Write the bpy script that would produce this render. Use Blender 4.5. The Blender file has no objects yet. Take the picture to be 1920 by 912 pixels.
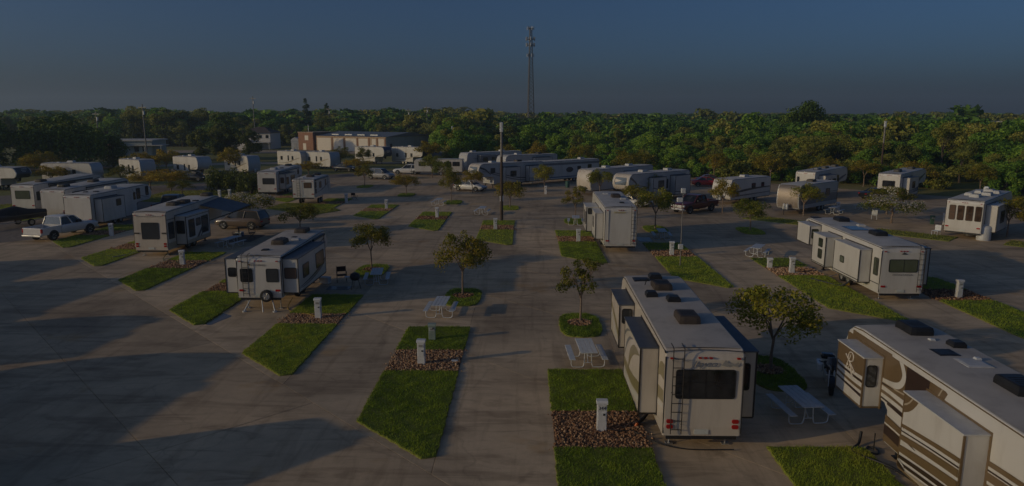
import bpy, bmesh, math, random
import numpy as np
from math import sin, cos, tan, pi, radians
from mathutils import Vector, Matrix

sc = bpy.context.scene
col = sc.collection
# ---------------------------------------------------------------- camera, sky, sun, exposure
cam_data = bpy.data.cameras.new('camera'); cam = bpy.data.objects.new('camera', cam_data); col.objects.link(cam)
cam_data.sensor_width = 36.0; cam_data.lens = 36.0 * 1290 / 1920; cam_data.clip_start = 0.1; cam_data.clip_end = 9000
cam.location = (0, 0, 10.4)
cam.rotation_euler = (pi / 2 - math.atan(239 / 1290), 0, math.atan(25 / 1290))
sc.camera = cam

SUN_EL = radians(12.9)
SUN_TRAVEL = radians(20.5)                 # shadows run this far from +X towards +Y
world = bpy.data.worlds.new('World'); sc.world = world; world.use_nodes = True
wn = world.node_tree.nodes; wl = world.node_tree.links
bg = wn['Background']
sky = wn.new('ShaderNodeTexSky'); sky.sky_type = 'NISHITA'; sky.sun_disc = False
sky.sun_elevation = SUN_EL
sd = Vector((-cos(SUN_TRAVEL), -sin(SUN_TRAVEL), 0))      # towards the sun
sky.sun_rotation = math.atan2(sd.x, sd.y)
sky.altitude = 0; sky.air_density = 0.72; sky.dust_density = 3.2; sky.ozone_density = 5.4
wl.new(sky.outputs[0], bg.inputs[0]); bg.inputs[1].default_value = 0.15
sun_data = bpy.data.lights.new('sun', 'SUN'); sun = bpy.data.objects.new('sun', sun_data); col.objects.link(sun)
sun_data.energy = 3.45; sun_data.angle = radians(0.5); sun_data.color = (1.0, 0.75, 0.38)
sun_dir = Vector((cos(SUN_TRAVEL) * cos(SUN_EL), sin(SUN_TRAVEL) * cos(SUN_EL), -sin(SUN_EL)))
sun.rotation_euler = sun_dir.to_track_quat('-Z', 'Y').to_euler(); sun.location = (-60, -20, 30)
vs = sc.view_settings
vs.view_transform = 'Standard'; vs.look = 'None'; vs.gamma = 1.0; vs.use_curve_mapping = False
vs.exposure = -1.72
sc.cycles.max_bounces = 5; sc.cycles.transparent_max_bounces = 6; sc.cycles.caustics_reflective = False; sc.cycles.caustics_refractive = False

# ---------------------------------------------------------------- materials
MATS = {}
def nodes_of(m):
    m.use_nodes = True
    return m.node_tree.nodes, m.node_tree.links, m.node_tree.nodes['Principled BSDF']
def ramp(n, l, fac, stops):
    r = n.new('ShaderNodeValToRGB'); e = r.color_ramp.elements
    while len(e) > 1: e.remove(e[-1])
    e[0].position = stops[0][0]; e[0].color = (*stops[0][1], 1)
    for p, c in stops[1:]:
        q = e.new(p); q.color = (*c, 1)
    l.new(fac, r.inputs[0]); return r.outputs[0]
def noise(n, l, scale, detail=4, vec=None, rough=0.6, dist=0):
    t = n.new('ShaderNodeTexNoise'); t.inputs['Scale'].default_value = scale; t.inputs['Detail'].default_value = detail
    t.inputs['Roughness'].default_value = rough; t.inputs['Distortion'].default_value = dist
    if vec is not None: l.new(vec, t.inputs['Vector'])
    return t.outputs['Fac']
def mixc(n, l, kind, fac, a, b):
    m = n.new('ShaderNodeMix'); m.data_type = 'RGBA'; m.blend_type = kind
    if isinstance(fac, (int, float)): m.inputs[0].default_value = fac
    else: l.new(fac, m.inputs[0])
    for s, v in ((6, a), (7, b)):
        if isinstance(v, tuple): m.inputs[s].default_value = (*v, 1)
        else: l.new(v, m.inputs[s])
    return m.outputs[2]
def tc(n, kind='Object'):
    return n.new('ShaderNodeTexCoord').outputs[kind]
def mapped(n, l, vec, scale=(1, 1, 1), rot=(0, 0, 0)):
    m = n.new('ShaderNodeMapping'); m.inputs['Scale'].default_value = scale; m.inputs['Rotation'].default_value = rot
    l.new(vec, m.inputs['Vector']); return m.outputs[0]
def bump(n, l, b, h, strength=0.3, dist=0.02):
    k = n.new('ShaderNodeBump'); k.inputs['Strength'].default_value = strength; k.inputs['Distance'].default_value = dist
    l.new(h, k.inputs['Height']); l.new(k.outputs[0], b.inputs['Normal'])
def M(name, c=(.5, .5, .5), rough=.5, metal=0, var=.12, scale=3.0, bumps=0, bscale=40, coat=0, streak=False, dirt=None):
    """plain surface with uneven tone, grime and fine relief"""
    if name in MATS: return MATS[name]
    m = bpy.data.materials.new(name); n, l, b = nodes_of(m)
    v = tc(n); vv = mapped(n, l, v, (1, 1, .18)) if streak else v
    f = noise(n, l, scale, 5, vv, .65)
    hi = tuple(min(1, x * (1 + var)) for x in c); lo = dirt if dirt else tuple(x * (1 - var * 1.6) for x in c)
    cc = ramp(n, l, f, [(.25, lo), (.5, c), (.75, hi)])
    l.new(cc, b.inputs['Base Color'])
    b.inputs['Roughness'].default_value = rough; b.inputs['Metallic'].default_value = metal
    b.inputs['Coat Weight'].default_value = coat; b.inputs['Coat Roughness'].default_value = .08
    if bumps: bump(n, l, b, noise(n, l, bscale, 3, v), bumps)
    MATS[name] = m; return m
def glass(name, c=(.02, .022, .025), rough=.06):
    if name in MATS: return MATS[name]
    m = bpy.data.materials.new(name); n, l, b = nodes_of(m)
    f = noise(n, l, 1.7, 3, tc(n)); oi = n.new('ShaderNodeObjectInfo').outputs['Random']
    w = n.new('ShaderNodeTexWave'); w.bands_direction = 'Z'; w.inputs['Scale'].default_value = 9; w.inputs['Distortion'].default_value = .4; l.new(tc(n), w.inputs['Vector'])
    dark = ramp(n, l, f, [(.35, tuple(x * .5 for x in c)), (.7, tuple(x * 1.8 for x in c))])
    blind = ramp(n, l, w.outputs['Fac'], [(.3, tuple(x * 1.5 + .01 for x in c)), (.7, tuple(x * 2.2 + .05 for x in c))])
    l.new(mixc(n, l, 'MIX', ramp(n, l, oi, [(.58, (0, 0, 0)), (.62, (.55, .55, .55)), (1, (.9, .9, .9))]), dark, blind), b.inputs['Base Color'])
    b.inputs['Roughness'].default_value = rough; b.inputs['IOR'].default_value = 1.5; b.inputs['Specular IOR Level'].default_value = .6
    MATS[name] = m; return m
def leaf(name, stops, trans=.25, rough=.6):
    """foliage: tint per leaf plus a drift per plant, a little light through the leaf"""
    if name in MATS: return MATS[name]
    m = bpy.data.materials.new(name); n, l, b = nodes_of(m)
    a = n.new('ShaderNodeAttribute'); a.attribute_name = 'tint'
    oi = n.new('ShaderNodeObjectInfo')
    ma = n.new('ShaderNodeMath'); ma.operation = 'MULTIPLY_ADD'; l.new(oi.outputs['Random'], ma.inputs[0]); ma.inputs[1].default_value = .45
    l.new(a.outputs['Fac'], ma.inputs[2])
    mb = n.new('ShaderNodeMath'); mb.operation = 'SUBTRACT'; l.new(ma.outputs[0], mb.inputs[0]); mb.inputs[1].default_value = .22
    cc = ramp(n, l, mb.outputs[0], stops)
    l.new(cc, b.inputs['Base Color']); b.inputs['Roughness'].default_value = rough; b.inputs['Specular IOR Level'].default_value = .25
    t = n.new('ShaderNodeBsdfTranslucent'); l.new(cc, t.inputs[0])
    mx = n.new('ShaderNodeMixShader'); mx.inputs[0].default_value = trans
    l.new(b.outputs[0], mx.inputs[1]); l.new(t.outputs[0], mx.inputs[2]); l.new(mx.outputs[0], n['Material Output'].inputs[0])
    MATS[name] = m; return m

def concrete(name, base, seed=0.0):
    m = bpy.data.materials.new(name); n, l, b = nodes_of(m)
    g = n.new('ShaderNodeNewGeometry').outputs['Position']
    oi = n.new('ShaderNodeObjectInfo').outputs['Random']
    big = noise(n, l, .16, 5, g, .6, .4)
    mid = noise(n, l, 1.1, 6, mapped(n, l, g, (1, 1, 1), (0, 0, .4)), .7)
    streak = noise(n, l, 1.0, 5, mapped(n, l, g, (.22, 1.1, 1), (0, 0, radians(45))), .66, 1.2)
    streak2 = noise(n, l, .9, 5, mapped(n, l, g, (1.6, .14, 1), (0, 0, 0)), .62, .6)
    fine = noise(n, l, 26, 3, g, .7)
    k = base
    c0 = ramp(n, l, big, [(.30, (k[0] * .62, k[1] * .60, k[2] * .57)), (.52, k), (.70, (k[0] * 1.2, k[1] * 1.19, k[2] * 1.17))])
    c1 = mixc(n, l, 'MULTIPLY', .6, c0, ramp(n, l, streak, [(.36, (.52, .49, .46)), (.5, (1, 1, 1)), (.75, (1.14, 1.13, 1.11))]))
    c2 = mixc(n, l, 'MULTIPLY', .4, c1, ramp(n, l, streak2, [(.34, (.50, .46, .42)), (.48, (1, 1, 1))]))
    c3 = mixc(n, l, 'MULTIPLY', .5, c2, ramp(n, l, mid, [(.3, (.76, .75, .74)), (.55, (1, 1, 1)), (.8, (1.1, 1.1, 1.1))]))
    c4 = mixc(n, l, 'MULTIPLY', .35, c3, ramp(n, l, fine, [(.3, (.8, .8, .8)), (.7, (1.15, 1.15, 1.15))]))
    c5 = mixc(n, l, 'MULTIPLY', 1, c4, ramp(n, l, oi, [(0, (.86, .86, .87)), (.5, (1, .99, .98)), (1, (1.07, 1.05, 1.03))]))
    # rusty seep patches
    rust = ramp(n, l, noise(n, l, .23, 4, mapped(n, l, g, (1, 1, 1), (0, 0, 1.1)), .7), [(.60, (0, 0, 0)), (.70, (.6, .6, .6))])
    c6 = mixc(n, l, 'MIX', rust, c5, (k[0] * .82, k[1] * .66, k[2] * .42))
    # thin wandering cracks
    vor = n.new('ShaderNodeTexVoronoi'); vor.feature = 'DISTANCE_TO_EDGE'; vor.inputs['Scale'].default_value = .17
    nv = n.new('ShaderNodeTexNoise'); nv.inputs['Scale'].default_value = 1.3; nv.inputs['Detail'].default_value = 5; l.new(g, nv.inputs['Vector'])
    av = n.new('ShaderNodeVectorMath'); av.operation = 'MULTIPLY_ADD'; l.new(nv.outputs['Color'], av.inputs[0]); av.inputs[1].default_value = (1.2, 1.2, 0); l.new(g, av.inputs[2])
    l.new(av.outputs[0], vor.inputs['Vector'])
    crack = ramp(n, l, vor.outputs['Distance'], [(0, (.45, .43, .42)), (.006, (.8, .8, .8)), (.012, (1, 1, 1))])
    c7 = mixc(n, l, 'MULTIPLY', .3, c6, crack)
    l.new(c7, b.inputs['Base Color'])
    rr = n.new('ShaderNodeMapRange'); l.new(big, rr.inputs[0]); rr.inputs[3].default_value = .62; rr.inputs[4].default_value = .9
    l.new(rr.outputs[0], b.inputs['Roughness'])
    bump(n, l, b, fine, .18, .01)
    MATS[name] = m; return m

CONC = concrete('concrete', (.57, .43, .275)); PADC = concrete('pad_concrete', (.64, .49, .32))
JOINT = M('joint_filler', (.22, .18, .15), .9, var=.3)
GROUND = None
def ground_mat():
    m = bpy.data.materials.new('rough_grass_ground'); n, l, b = nodes_of(m)
    g = n.new('ShaderNodeNewGeometry').outputs['Position']
    a = ramp(n, l, noise(n, l, .03, 6, g, .65), [(.35, (.13, .15, .03)), (.5, (.21, .20, .045)), (.62, (.28, .24, .08)), (.75, (.34, .27, .14))])
    c = mixc(n, l, 'MULTIPLY', .7, a, ramp(n, l, noise(n, l, 1.4, 5, g, .7), [(.3, (.6, .6, .6)), (.7, (1.2, 1.2, 1.2))]))
    l.new(c, b.inputs['Base Color']); b.inputs['Roughness'].default_value = .95
    bump(n, l, b, noise(n, l, 6, 4, g), .5, .05); return m
GROUND = ground_mat()
SOIL = M('lawn_soil', (.20, .22, .035), .95, var=.3, scale=6, bumps=.4)
DIRT = M('dirt_lot', (.42, .33, .24), .95, var=.25, scale=.15, bumps=.2)
WHITE = M('rv_white', (.62, .60, .57), .36, var=.05, scale=1.3, coat=.3, streak=True, dirt=(.50, .475, .44))
CREAM = M('rv_cream', (.60, .54, .47), .34, var=.05, scale=1.3, coat=.3, streak=True, dirt=(.47, .41, .35))
GREYW = M('rv_grey', (.50, .50, .50), .35, var=.05, scale=1.3, coat=.3, streak=True)
ROOFM = M('roof_membrane', (.56, .54, .51), .75, var=.12, scale=.9, dirt=(.40, .38, .35))
ROOFT = M('roof_tan', (.55, .49, .42), .75, var=.12, scale=.9, dirt=(.40, .35, .30))
DARKROOF = M('slide_topper', (.09, .10, .12), .55, var=.2, scale=2, bumps=.15, bscale=8)
LTROOF = M('slide_light', (.55, .55, .55), .6, var=.12)
BLACK = M('black_plastic', (.018, .018, .02), .45, var=.3)
DKTRIM = M('dark_trim', (.035, .03, .028), .5, var=.2)
DKBROWN = M('dark_brown_shroud', (.06, .045, .035), .6, var=.2)
BROWN = M('rv_brown', (.17, .115, .06), .38, var=.08, coat=.3)
DKBR = M('rv_dark_brown', (.05, .03, .022), .36, var=.1, coat=.3)
OLIVE = M('rv_olive', (.26, .22, .12), .38, var=.08, coat=.3)
BEIGE = M('rv_beige', (.42, .35, .26), .4, var=.06, coat=.3)
GREYD = M('rv_mid_grey', (.20, .20, .21), .4, var=.08, coat=.3)
CHAR = M('rv_charcoal', (.055, .058, .065), .38, var=.1, coat=.3)
NAVY = M('rv_navy', (.03, .045, .09), .35, var=.1, coat=.4)
BLUEA = M('rv_blue', (.06, .12, .24), .38, var=.1, coat=.3)
CHROME = M('diamond_plate', (.30, .255, .22), .5, metal=.4, var=.15, scale=8, bumps=.25, bscale=30)
ALU = M('aluminium', (.55, .55, .55), .4, metal=.8, var=.1)
TYRE = M('tyre', (.02, .02, .02), .85, var=.3, scale=10)
RIM = M('rim', (.5, .5, .5), .35, metal=.7, var=.1)
RED = M('red_lens', (.38, .012, .012), .2, var=.1)
ORANGE = M('amber_cap', (.6, .12, .02), .4, var=.1)
PLATE = M('licence_plate', (.55, .58, .56), .5)
LOGOBLUE = M('logo_blue_grey', (.16, .18, .24), .4)
LOGOGR = M('logo_grey', (.30, .29, .28), .4)
LOGOYEL = M('logo_yellow', (.50, .42, .16), .4)
INK = M('printed_ink', (.03, .03, .035), .6)
GLASS = glass('tinted_glass')
GLASSG = glass('green_glass', (.05, .06, .035), .1)
GLASSB = glass('brown_glass', (.07, .04, .025), .1)
SOLAR = M('solar_panel', (.012, .03, .10), .15, var=.2, coat=.6)
GALV = M('galvanised_white', (.62, .64, .66), .5, metal=.15, var=.1, scale=4)
PEDM = M('pedestal_paint', (.66, .67, .69), .5, var=.1, scale=5, streak=True)
PEDG = M('pedestal_green', (.30, .37, .33), .6, var=.15, scale=5)
BARK = M('bark', (.26, .19, .14), .85, var=.3, scale=7, bumps=.5, bscale=30)
BARKD = M('dark_bark', (.09, .07, .055), .9, var=.3, scale=5, bumps=.5)
WOODP = M('creosoted_wood', (.075, .05, .037), .85, var=.25, scale=4, streak=True)
PALEP = M('pale_pole', (.24, .225, .21), .6, var=.12, scale=4)
CRAPE = leaf('crape_leaf', [(0, (.08, .10, .012)), (.35, (.20, .21, .022)), (.65, (.33, .27, .027)), (1, (.42, .27, .03))], .35)
CRAPEG = leaf('crape_leaf_green', [(0, (.08, .12, .016)), (.4, (.22, .25, .028)), (.75, (.38, .34, .04)), (1, (.46, .36, .04))], .35)
CRAPEY = leaf('crape_leaf_gold', [(0, (0.176, 0.156, 0.018)), (.4, (0.390, 0.312, 0.036)), (1, (0.585, 0.378, 0.036))], .3)
FLOWER = leaf('crape_blossom', [(0, (.45, .40, .34)), (1, (.72, .66, .58))], .3)
FOREST = leaf('forest_leaf', [(0, (0.067, 0.144, 0.022)), (.35, (0.174, 0.328, 0.042)), (.65, (0.297, 0.454, 0.055)), (1, (0.426, 0.506, 0.066))], .28)
FORESTB = leaf('forest_leaf_olive', [(0, (0.110, 0.138, 0.029)), (.4, (0.259, 0.286, 0.053)), (.75, (0.374, 0.363, 0.066)), (1, (0.462, 0.396, 0.088))], .28)
OAK = leaf('oak_leaf', [(0, (0.046, 0.087, 0.017)), (.5, (0.140, 0.219, 0.028)), (1, (0.324, 0.370, 0.046))], .18)
PINE = leaf('pine_needle', [(0, (0.041, 0.075, 0.027)), (.6, (0.096, 0.137, 0.044)), (1, (0.164, 0.191, 0.054))], .12)
GRASS = leaf('turf_blade', [(0, (.13, .20, .024)), (.35, (.29, .40, .045)), (.7, (.43, .50, .060)), (1, (.52, .48, .09))], .4)
STRAW = leaf('dry_turf', [(0, (0.161, 0.196, 0.026)), (.5, (0.300, 0.300, 0.046)), (1, (0.461, 0.391, 0.092))], .25)
CHIP = leaf('stone_chip', [(0, (0.130, 0.063, 0.035)), (.3, (0.286, 0.149, 0.080)), (.65, (0.442, 0.265, 0.150)), (1, (0.598, 0.414, 0.260))], 0, .85)

# ---------------------------------------------------------------- mesh helpers
class MB:
    def __init__(s): s.v = []; s.f = []; s.sm = []
    def add(s, verts, faces, smooth=False):
        o = len(s.v); s.v += [tuple(p) for p in verts]; s.f += [tuple(i + o for i in f) for f in faces]; s.sm += [smooth] * len(faces); return s
    def box(s, x0, x1, y0, y1, z0, z1):
        v = [(x, y, z) for z in (z0, z1) for x, y in ((x0, y0), (x1, y0), (x1, y1), (x0, y1))]
        return s.add(v, [(3, 2, 1, 0), (4, 5, 6, 7), (0, 1, 5, 4), (1, 2, 6, 5), (2, 3, 7, 6), (3, 0, 4, 7)])
    def rbox(s, x0, x1, y0, y1, z0, z1, r=.04, seg=2):
        bm = bmesh.new(); bmesh.ops.create_cube(bm, size=1)
        for v in bm.verts: v.co = Vector(((x0 + x1) / 2 + v.co.x * (x1 - x0), (y0 + y1) / 2 + v.co.y * (y1 - y0), (z0 + z1) / 2 + v.co.z * (z1 - z0)))
        r = min(r, .45 * min(x1 - x0, y1 - y0, z1 - z0))
        bmesh.ops.bevel(bm, geom=list(bm.edges), offset=r, segments=seg, affect='EDGES', profile=.5)
        bm.verts.ensure_lookup_table()
        s.add([v.co[:] for v in bm.verts], [tuple(v.index for v in f.verts) for f in bm.faces]); bm.free(); return s
    def cyl(s, p0, p1, r0, r1=None, n=10, caps=True):
        r1 = r0 if r1 is None else r1
        p0, p1 = Vector(p0), Vector(p1); d = (p1 - p0).normalized(); a = d.orthogonal().normalized(); b = d.cross(a)
        v = []; 
        for p, r in ((p0, r0), (p1, r1)):
            v += [p + (a * cos(2 * pi * i / n) + b * sin(2 * pi * i / n)) * r for i in range(n)]
        s.add(v, [(i, (i + 1) % n, n + (i + 1) % n, n + i) for i in range(n)], True)
        if caps: s.add(v, [tuple(range(n - 1, -1, -1)), tuple(range(n, 2 * n))])
        return s
    def tube(s, pts, r, n=6):
        rs = r if isinstance(r, (list, tuple)) else [r] * len(pts)
        pts = [Vector(p) for p in pts]; v = []
        up = None
        for i, p in enumerate(pts):
            d = (pts[min(i + 1, len(pts) - 1)] - pts[max(i - 1, 0)]).normalized()
            a = d.orthogonal().normalized() if up is None else (up - d * up.dot(d)).normalized()
            up = a; b = d.cross(a)
            v += [p + (a * cos(2 * pi * k / n) + b * sin(2 * pi * k / n)) * rs[i] for k in range(n)]
        m = len(pts)
        s.add(v, [(i * n + k, i * n + (k + 1) % n, (i + 1) * n + (k + 1) % n, (i + 1) * n + k) for i in range(m - 1) for k in range(n)], True)
        s.add([v[k] for k in range(n)] + [v[(m - 1) * n + k] for k in range(n)], [tuple(range(n - 1, -1, -1)), tuple(range(n, 2 * n))]); return s
    def prism(s, poly, axis, a0, a1):
        """extrude a 2D polygon along an axis"""
        def pt(u, w, a):
            return {'x': (a, u, w), 'y': (u, a, w), 'z': (u, w, a)}[axis]
        n = len(poly); v = [pt(u, w, a0) for u, w in poly] + [pt(u, w, a1) for u, w in poly]
        return s.add(v, [tuple(range(n - 1, -1, -1)), tuple(range(n, 2 * n))] + [(i, (i + 1) % n, n + (i + 1) % n, n + i) for i in range(n)])
    def loft(s, rings, close=True, smooth=True, caps=True):
        n = len(rings[0]); v = [p for r in rings for p in r]; m = len(rings)
        rng = range(n) if close else range(n - 1)
        s.add(v, [(i * n + k, i * n + (k + 1) % n, (i + 1) * n + (k + 1) % n, (i + 1) * n + k) for i in range(m - 1) for k in rng], smooth)
        if caps: s.add(list(rings[0]) + list(rings[-1]), [tuple(range(n - 1, -1, -1)), tuple(range(n, 2 * n))])
        return s
    def build(s, name, mat, parent=None, loc=None):
        me = bpy.data.meshes.new(name); me.from_pydata(s.v, [], s.f)
        if any(s.sm): me.polygons.foreach_set('use_smooth', s.sm)
        me.materials.append(mat); me.update()
        bm = bmesh.new(); bm.from_mesh(me); bmesh.ops.recalc_face_normals(bm, faces=bm.faces); bm.to_mesh(me); bm.free()
        return link(name, me, parent, loc)
def link(name, me, parent=None, loc=None):
    o = bpy.data.objects.new(name, me); col.objects.link(o)
    if parent is not None: o.parent = parent
    if loc is not None: o.location = loc
    return o
def tag(o, label=None, cat=None, group=None, kind=None):
    if label: o['label'] = label
    if cat: o['category'] = cat
    if group: o['group'] = group
    if kind: o['kind'] = kind
    return o
def thing(name, label, cat, loc=(0, 0, 0), hd=0, group=None):
    """an Empty on the ground; hd = heading in degrees clockwise from +Y"""
    o = bpy.data.objects.new(name, None); col.objects.link(o); o.location = loc; o.rotation_euler = (0, 0, -radians(hd))
    o.empty_display_size = .3
    return tag(o, label, cat, group)
def copy_tree(o, label=None, group=None, loc=None, hd=None, scale=None, parent=None):
    c = o.copy(); col.objects.link(c); c.parent = parent
    if label: c['label'] = label
    if group: c['group'] = group
    if loc is not None: c.location = loc
    if hd is not None: c.rotation_euler = (0, 0, -radians(hd))
    if scale is not None: c.scale = scale if isinstance(scale, tuple) else (scale,) * 3
    for ch in o.children: copy_tree(ch, parent=c)
    return c
def np_mesh(name, verts, k, mat, tint=None):
    """verts (n*k,3): n separate k-gons"""
    verts = np.asarray(verts, dtype=np.float32).reshape(-1, 3); nv = len(verts); nf = nv // k
    me = bpy.data.meshes.new(name); me.vertices.add(nv); me.vertices.foreach_set('co', verts.ravel())
    me.loops.add(nv); me.loops.foreach_set('vertex_index', np.arange(nv, dtype=np.int32))
    me.polygons.add(nf); me.polygons.foreach_set('loop_start', np.arange(0, nv, k, dtype=np.int32))
    me.update(calc_edges=True)
    if tint is not None:
        a = me.attributes.new('tint', 'FLOAT', 'FACE'); a.data.foreach_set('value', np.asarray(tint, dtype=np.float32))
    me.materials.append(mat); return me
def txt(body, size, mat, name, parent, loc, rot, extrude=.004, shear=0.0, align='CENTER', stretch=1.0):
    cu = bpy.data.curves.new(name, 'FONT'); cu.body = body; cu.size = size; cu.extrude = extrude; cu.align_x = align; cu.align_y = 'CENTER'; cu.shear = shear
    o = bpy.data.objects.new('tmp', cu); col.objects.link(o)
    dg = bpy.context.evaluated_depsgraph_get()
    me = bpy.data.meshes.new_from_object(o.evaluated_get(dg)); me.name = name
    bpy.data.objects.remove(o); me.materials.clear(); me.materials.append(mat)
    q = link(name, me, parent, loc); q.rotation_euler = rot; q.scale = (stretch, 1, 1); return q
def smooth_path(pts, n=8):
    out = []
    P_ = [Vector(p) for p in pts]; P_ = [P_[0]] + P_ + [P_[-1]]
    for i in range(1, len(P_) - 2):
        for k in range(n):
            t = k / n; a, b, c, d = P_[i - 1], P_[i], P_[i + 1], P_[i + 2]
            out.append(.5 * ((2 * b) + (c - a) * t + (2 * a - 5 * b + 4 * c - d) * t * t + (3 * b - a - 3 * c + d) * t ** 3))
    out.append(P_[-2]); return out
RNG = np.random.default_rng(7); random.seed(11)
def G(p): return (p[0], p[1], 0)

# ---------------------------------------------------------------- ground, paving
MB().add([(-3500, -600, -.06), (3500, -600, -.06), (3500, 6000, -.06), (-3500, 6000, -.06)], [(0, 1, 2, 3)]).build('ground', GROUND)
tag(bpy.data.objects['ground'], kind='structure')
S2 = math.sqrt(.5)
def RW(t, w):      # t metres along the rows (towards +x,-y), w = x+y
    return (w / 2 + t * S2, w / 2 - t * S2)
pav = MB(); pav.add([(*RW(-112, -34), -.03), (*RW(60, -34), -.03), (*RW(60, 146), -.03), (*RW(-112, 146), -.03)], [(0, 3, 2, 1)])
pav = tag(pav.build('pavement', JOINT), kind='structure')
def slab_mesh(w0, w1, length, skew, name):
    """one concrete slab of a band between x+y=w0 and x+y=w1; skew: its cross joints run along Y instead of square to the row"""
    e = .009; g = .012
    dx = ((w1 - w0) / 2) if not skew else 0
    a = Vector((0, 0)); u = Vector((S2 * length, -S2 * length))
    v = Vector(((w1 - w0) / 2, (w1 - w0) / 2)) if not skew else Vector((0, w1 - w0))
    un, vn = u.normalized(), v.normalized()
    c = [a + un * e + vn * e, a + u - un * e + vn * e, a + u + v - un * e - vn * e, a + v + un * e - vn * e]
    top = [(p.x, p.y, 0) for p in c]; lo = [(p.x, p.y, -.04) for p in c]
    cc = sum(c, Vector((0, 0))) / 4
    ins = [p + (cc - p).normalized() * g for p in c]; top_in = [(p.x, p.y, 0) for p in ins]
    top = [(p.x, p.y, -.006) for p in c]
    me = bpy.data.meshes.new(name)
    me.from_pydata(top_in + top + lo, [], [(0, 1, 2, 3)] + [(4 + i, 4 + (i + 1) % 4, (i + 1) % 4, i) for i in range(4)] + [(8 + i, 8 + (i + 1) % 4, 4 + (i + 1) % 4, 4 + i) for i in range(4)])
    me.materials.append(PADC if skew else CONC); me.update()
    bm = bmesh.new(); bm.from_mesh(me); bmesh.ops.recalc_face_normals(bm, faces=bm.faces)
    bm.to_mesh(me); bm.free()
    if me.polygons[0].normal.z < 0: me.flip_normals()
    return me
PITCH = 6.75 / S2
def band(w0, w1, t0, t1, length=PITCH, skew=False, off=0.0):
    me = slab_mesh(w0, w1, length, skew, 'slab'); t = t0 + off
    while t < t1:
        x, y = RW(t, w0); link('slab', me, pav, (x, y, 0)); t += length
# road along the first row, the pads and aisles behind it
for a, b in ((-34, -16), (-16, 0), (0, 8), (8, 15.9)): band(a, b, -70, 45, PITCH if b < 1 else PITCH)
band(15.9, 26.5, -70, 45, PITCH, True, 7.14 - PITCH); band(26.5, 37, -70, 45, PITCH, True, -.35)
for a, b in ((37, 46), (46, 54)): band(a, b, -85, 50)
band(54, 65, -85, 50, PITCH * 1.03, True, 6.0 - PITCH * 1.03); band(65, 76.5, -85, 50, PITCH * 1.03, True, -1.77)
for a, b in ((76.5, 86), (86, 96)): band(a, b, -105, 52, PITCH * 1.3)
for a, b in ((96, 110), (110, 122), (122, 146)): band(a, b, -110, 52, PITCH * 1.5)

# lawns and mulch beds ------------------------------------------------------------
def in_poly(px, py, poly):
    ins = np.zeros(len(px), bool); n = len(poly); j = n - 1
    for i in range(n):
        xi, yi = poly[i]; xj, yj = poly[j]
        c = ((yi > py) != (yj > py)) & (px < (xj - xi) * (py - yi) / (yj - yi + 1e-12) + xi); ins ^= c; j = i
    return ins
def sample_poly(poly, dens):
    xs = [p[0] for p in poly]; ys = [p[1] for p in poly]
    n = int((max(xs) - min(xs)) * (max(ys) - min(ys)) * dens) + 1
    px = RNG.uniform(min(xs), max(xs), n); py = RNG.uniform(min(ys), max(ys), n)
    k = in_poly(px, py, poly); return px[k], py[k]
def lawn(poly, dens, h=.06, size=.075, width=.012, mat=GRASS, z=None, hole=None):
    rag = []
    for i in range(len(poly)):
        a, b = Vector(poly[i]), Vector(poly[(i + 1) % len(poly)]); k = max(1, int((b - a).length / .16)); nn = Vector((-(b - a).y, (b - a).x)).normalized()
        for j in range(k): rag.append(tuple(a.lerp(b, j / k) + nn * random.uniform(-.028, .028)))
    poly = rag
    cx = sum(p[0] for p in poly) / len(poly); cy = sum(p[1] for p in poly) / len(poly)
    n = len(poly); ins = [(cx + (x - cx) * .985, cy + (y - cy) * .985) for x, y in poly]
    top = [(x, y, h) for x, y in ins]; ed = [(x, y, h * .55) for x, y in poly]; bot = [(x, y, -.02) for x, y in poly]
    mb = MB().add(top + ed + bot, [tuple(range(n))] + [(n + i, n + (i + 1) % n, (i + 1) % n, i) for i in range(n)] + [(2 * n + i, 2 * n + (i + 1) % n, n + (i + 1) % n, n + i) for i in range(n)])
    base = tag(mb.build('lawn', SOIL), kind='structure')
    px, py = sample_poly(poly, dens)
    if hole is not None:
        k = ~in_poly(px, py, hole); px, py = px[k], py[k]
    m = len(px)
    # clumps: neighbouring blades lean and grow alike
    ph = np.sin(px * 5.1 + 1.3 * np.sin(py * 3.7)) + np.sin(py * 6.3 + 1.7 * np.sin(px * 4.9)) + .6 * np.sin(px * 1.3 + py * 1.9)
    hh = size * RNG.uniform(.6, 1.25, m) * (1 + .16 * ph); a = RNG.uniform(0, 2 * pi, m); lean = RNG.uniform(.1, .8, m) * hh; la = a + RNG.uniform(-1, 1, m) + ph * .5
    w = width * RNG.uniform(.7, 1.4, m); zz = np.full(m, h - .012)
    b0 = np.stack([px - np.cos(a) * w, py - np.sin(a) * w, zz], 1); b1 = np.stack([px + np.cos(a) * w, py + np.sin(a) * w, zz], 1)
    tp = np.stack([px + np.cos(la) * lean, py + np.sin(la) * lean, zz + hh], 1)
    lo = np.sin(px * .9 + 2.1 * np.sin(py * .53)) * np.sin(py * .71 + 1.4 * np.sin(px * .61)) + .5 * np.sin(px * 2.3 + py * 1.7)
    t = np.clip(.40 + .09 * ph + .11 * lo + RNG.normal(0, .10, m), 0, 1)
    me = np_mesh('grass', np.stack([b0, b1, tp], 1).reshape(-1, 3), 3, mat, t)
    return tag(link('grass', me, base), kind='stuff')
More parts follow.
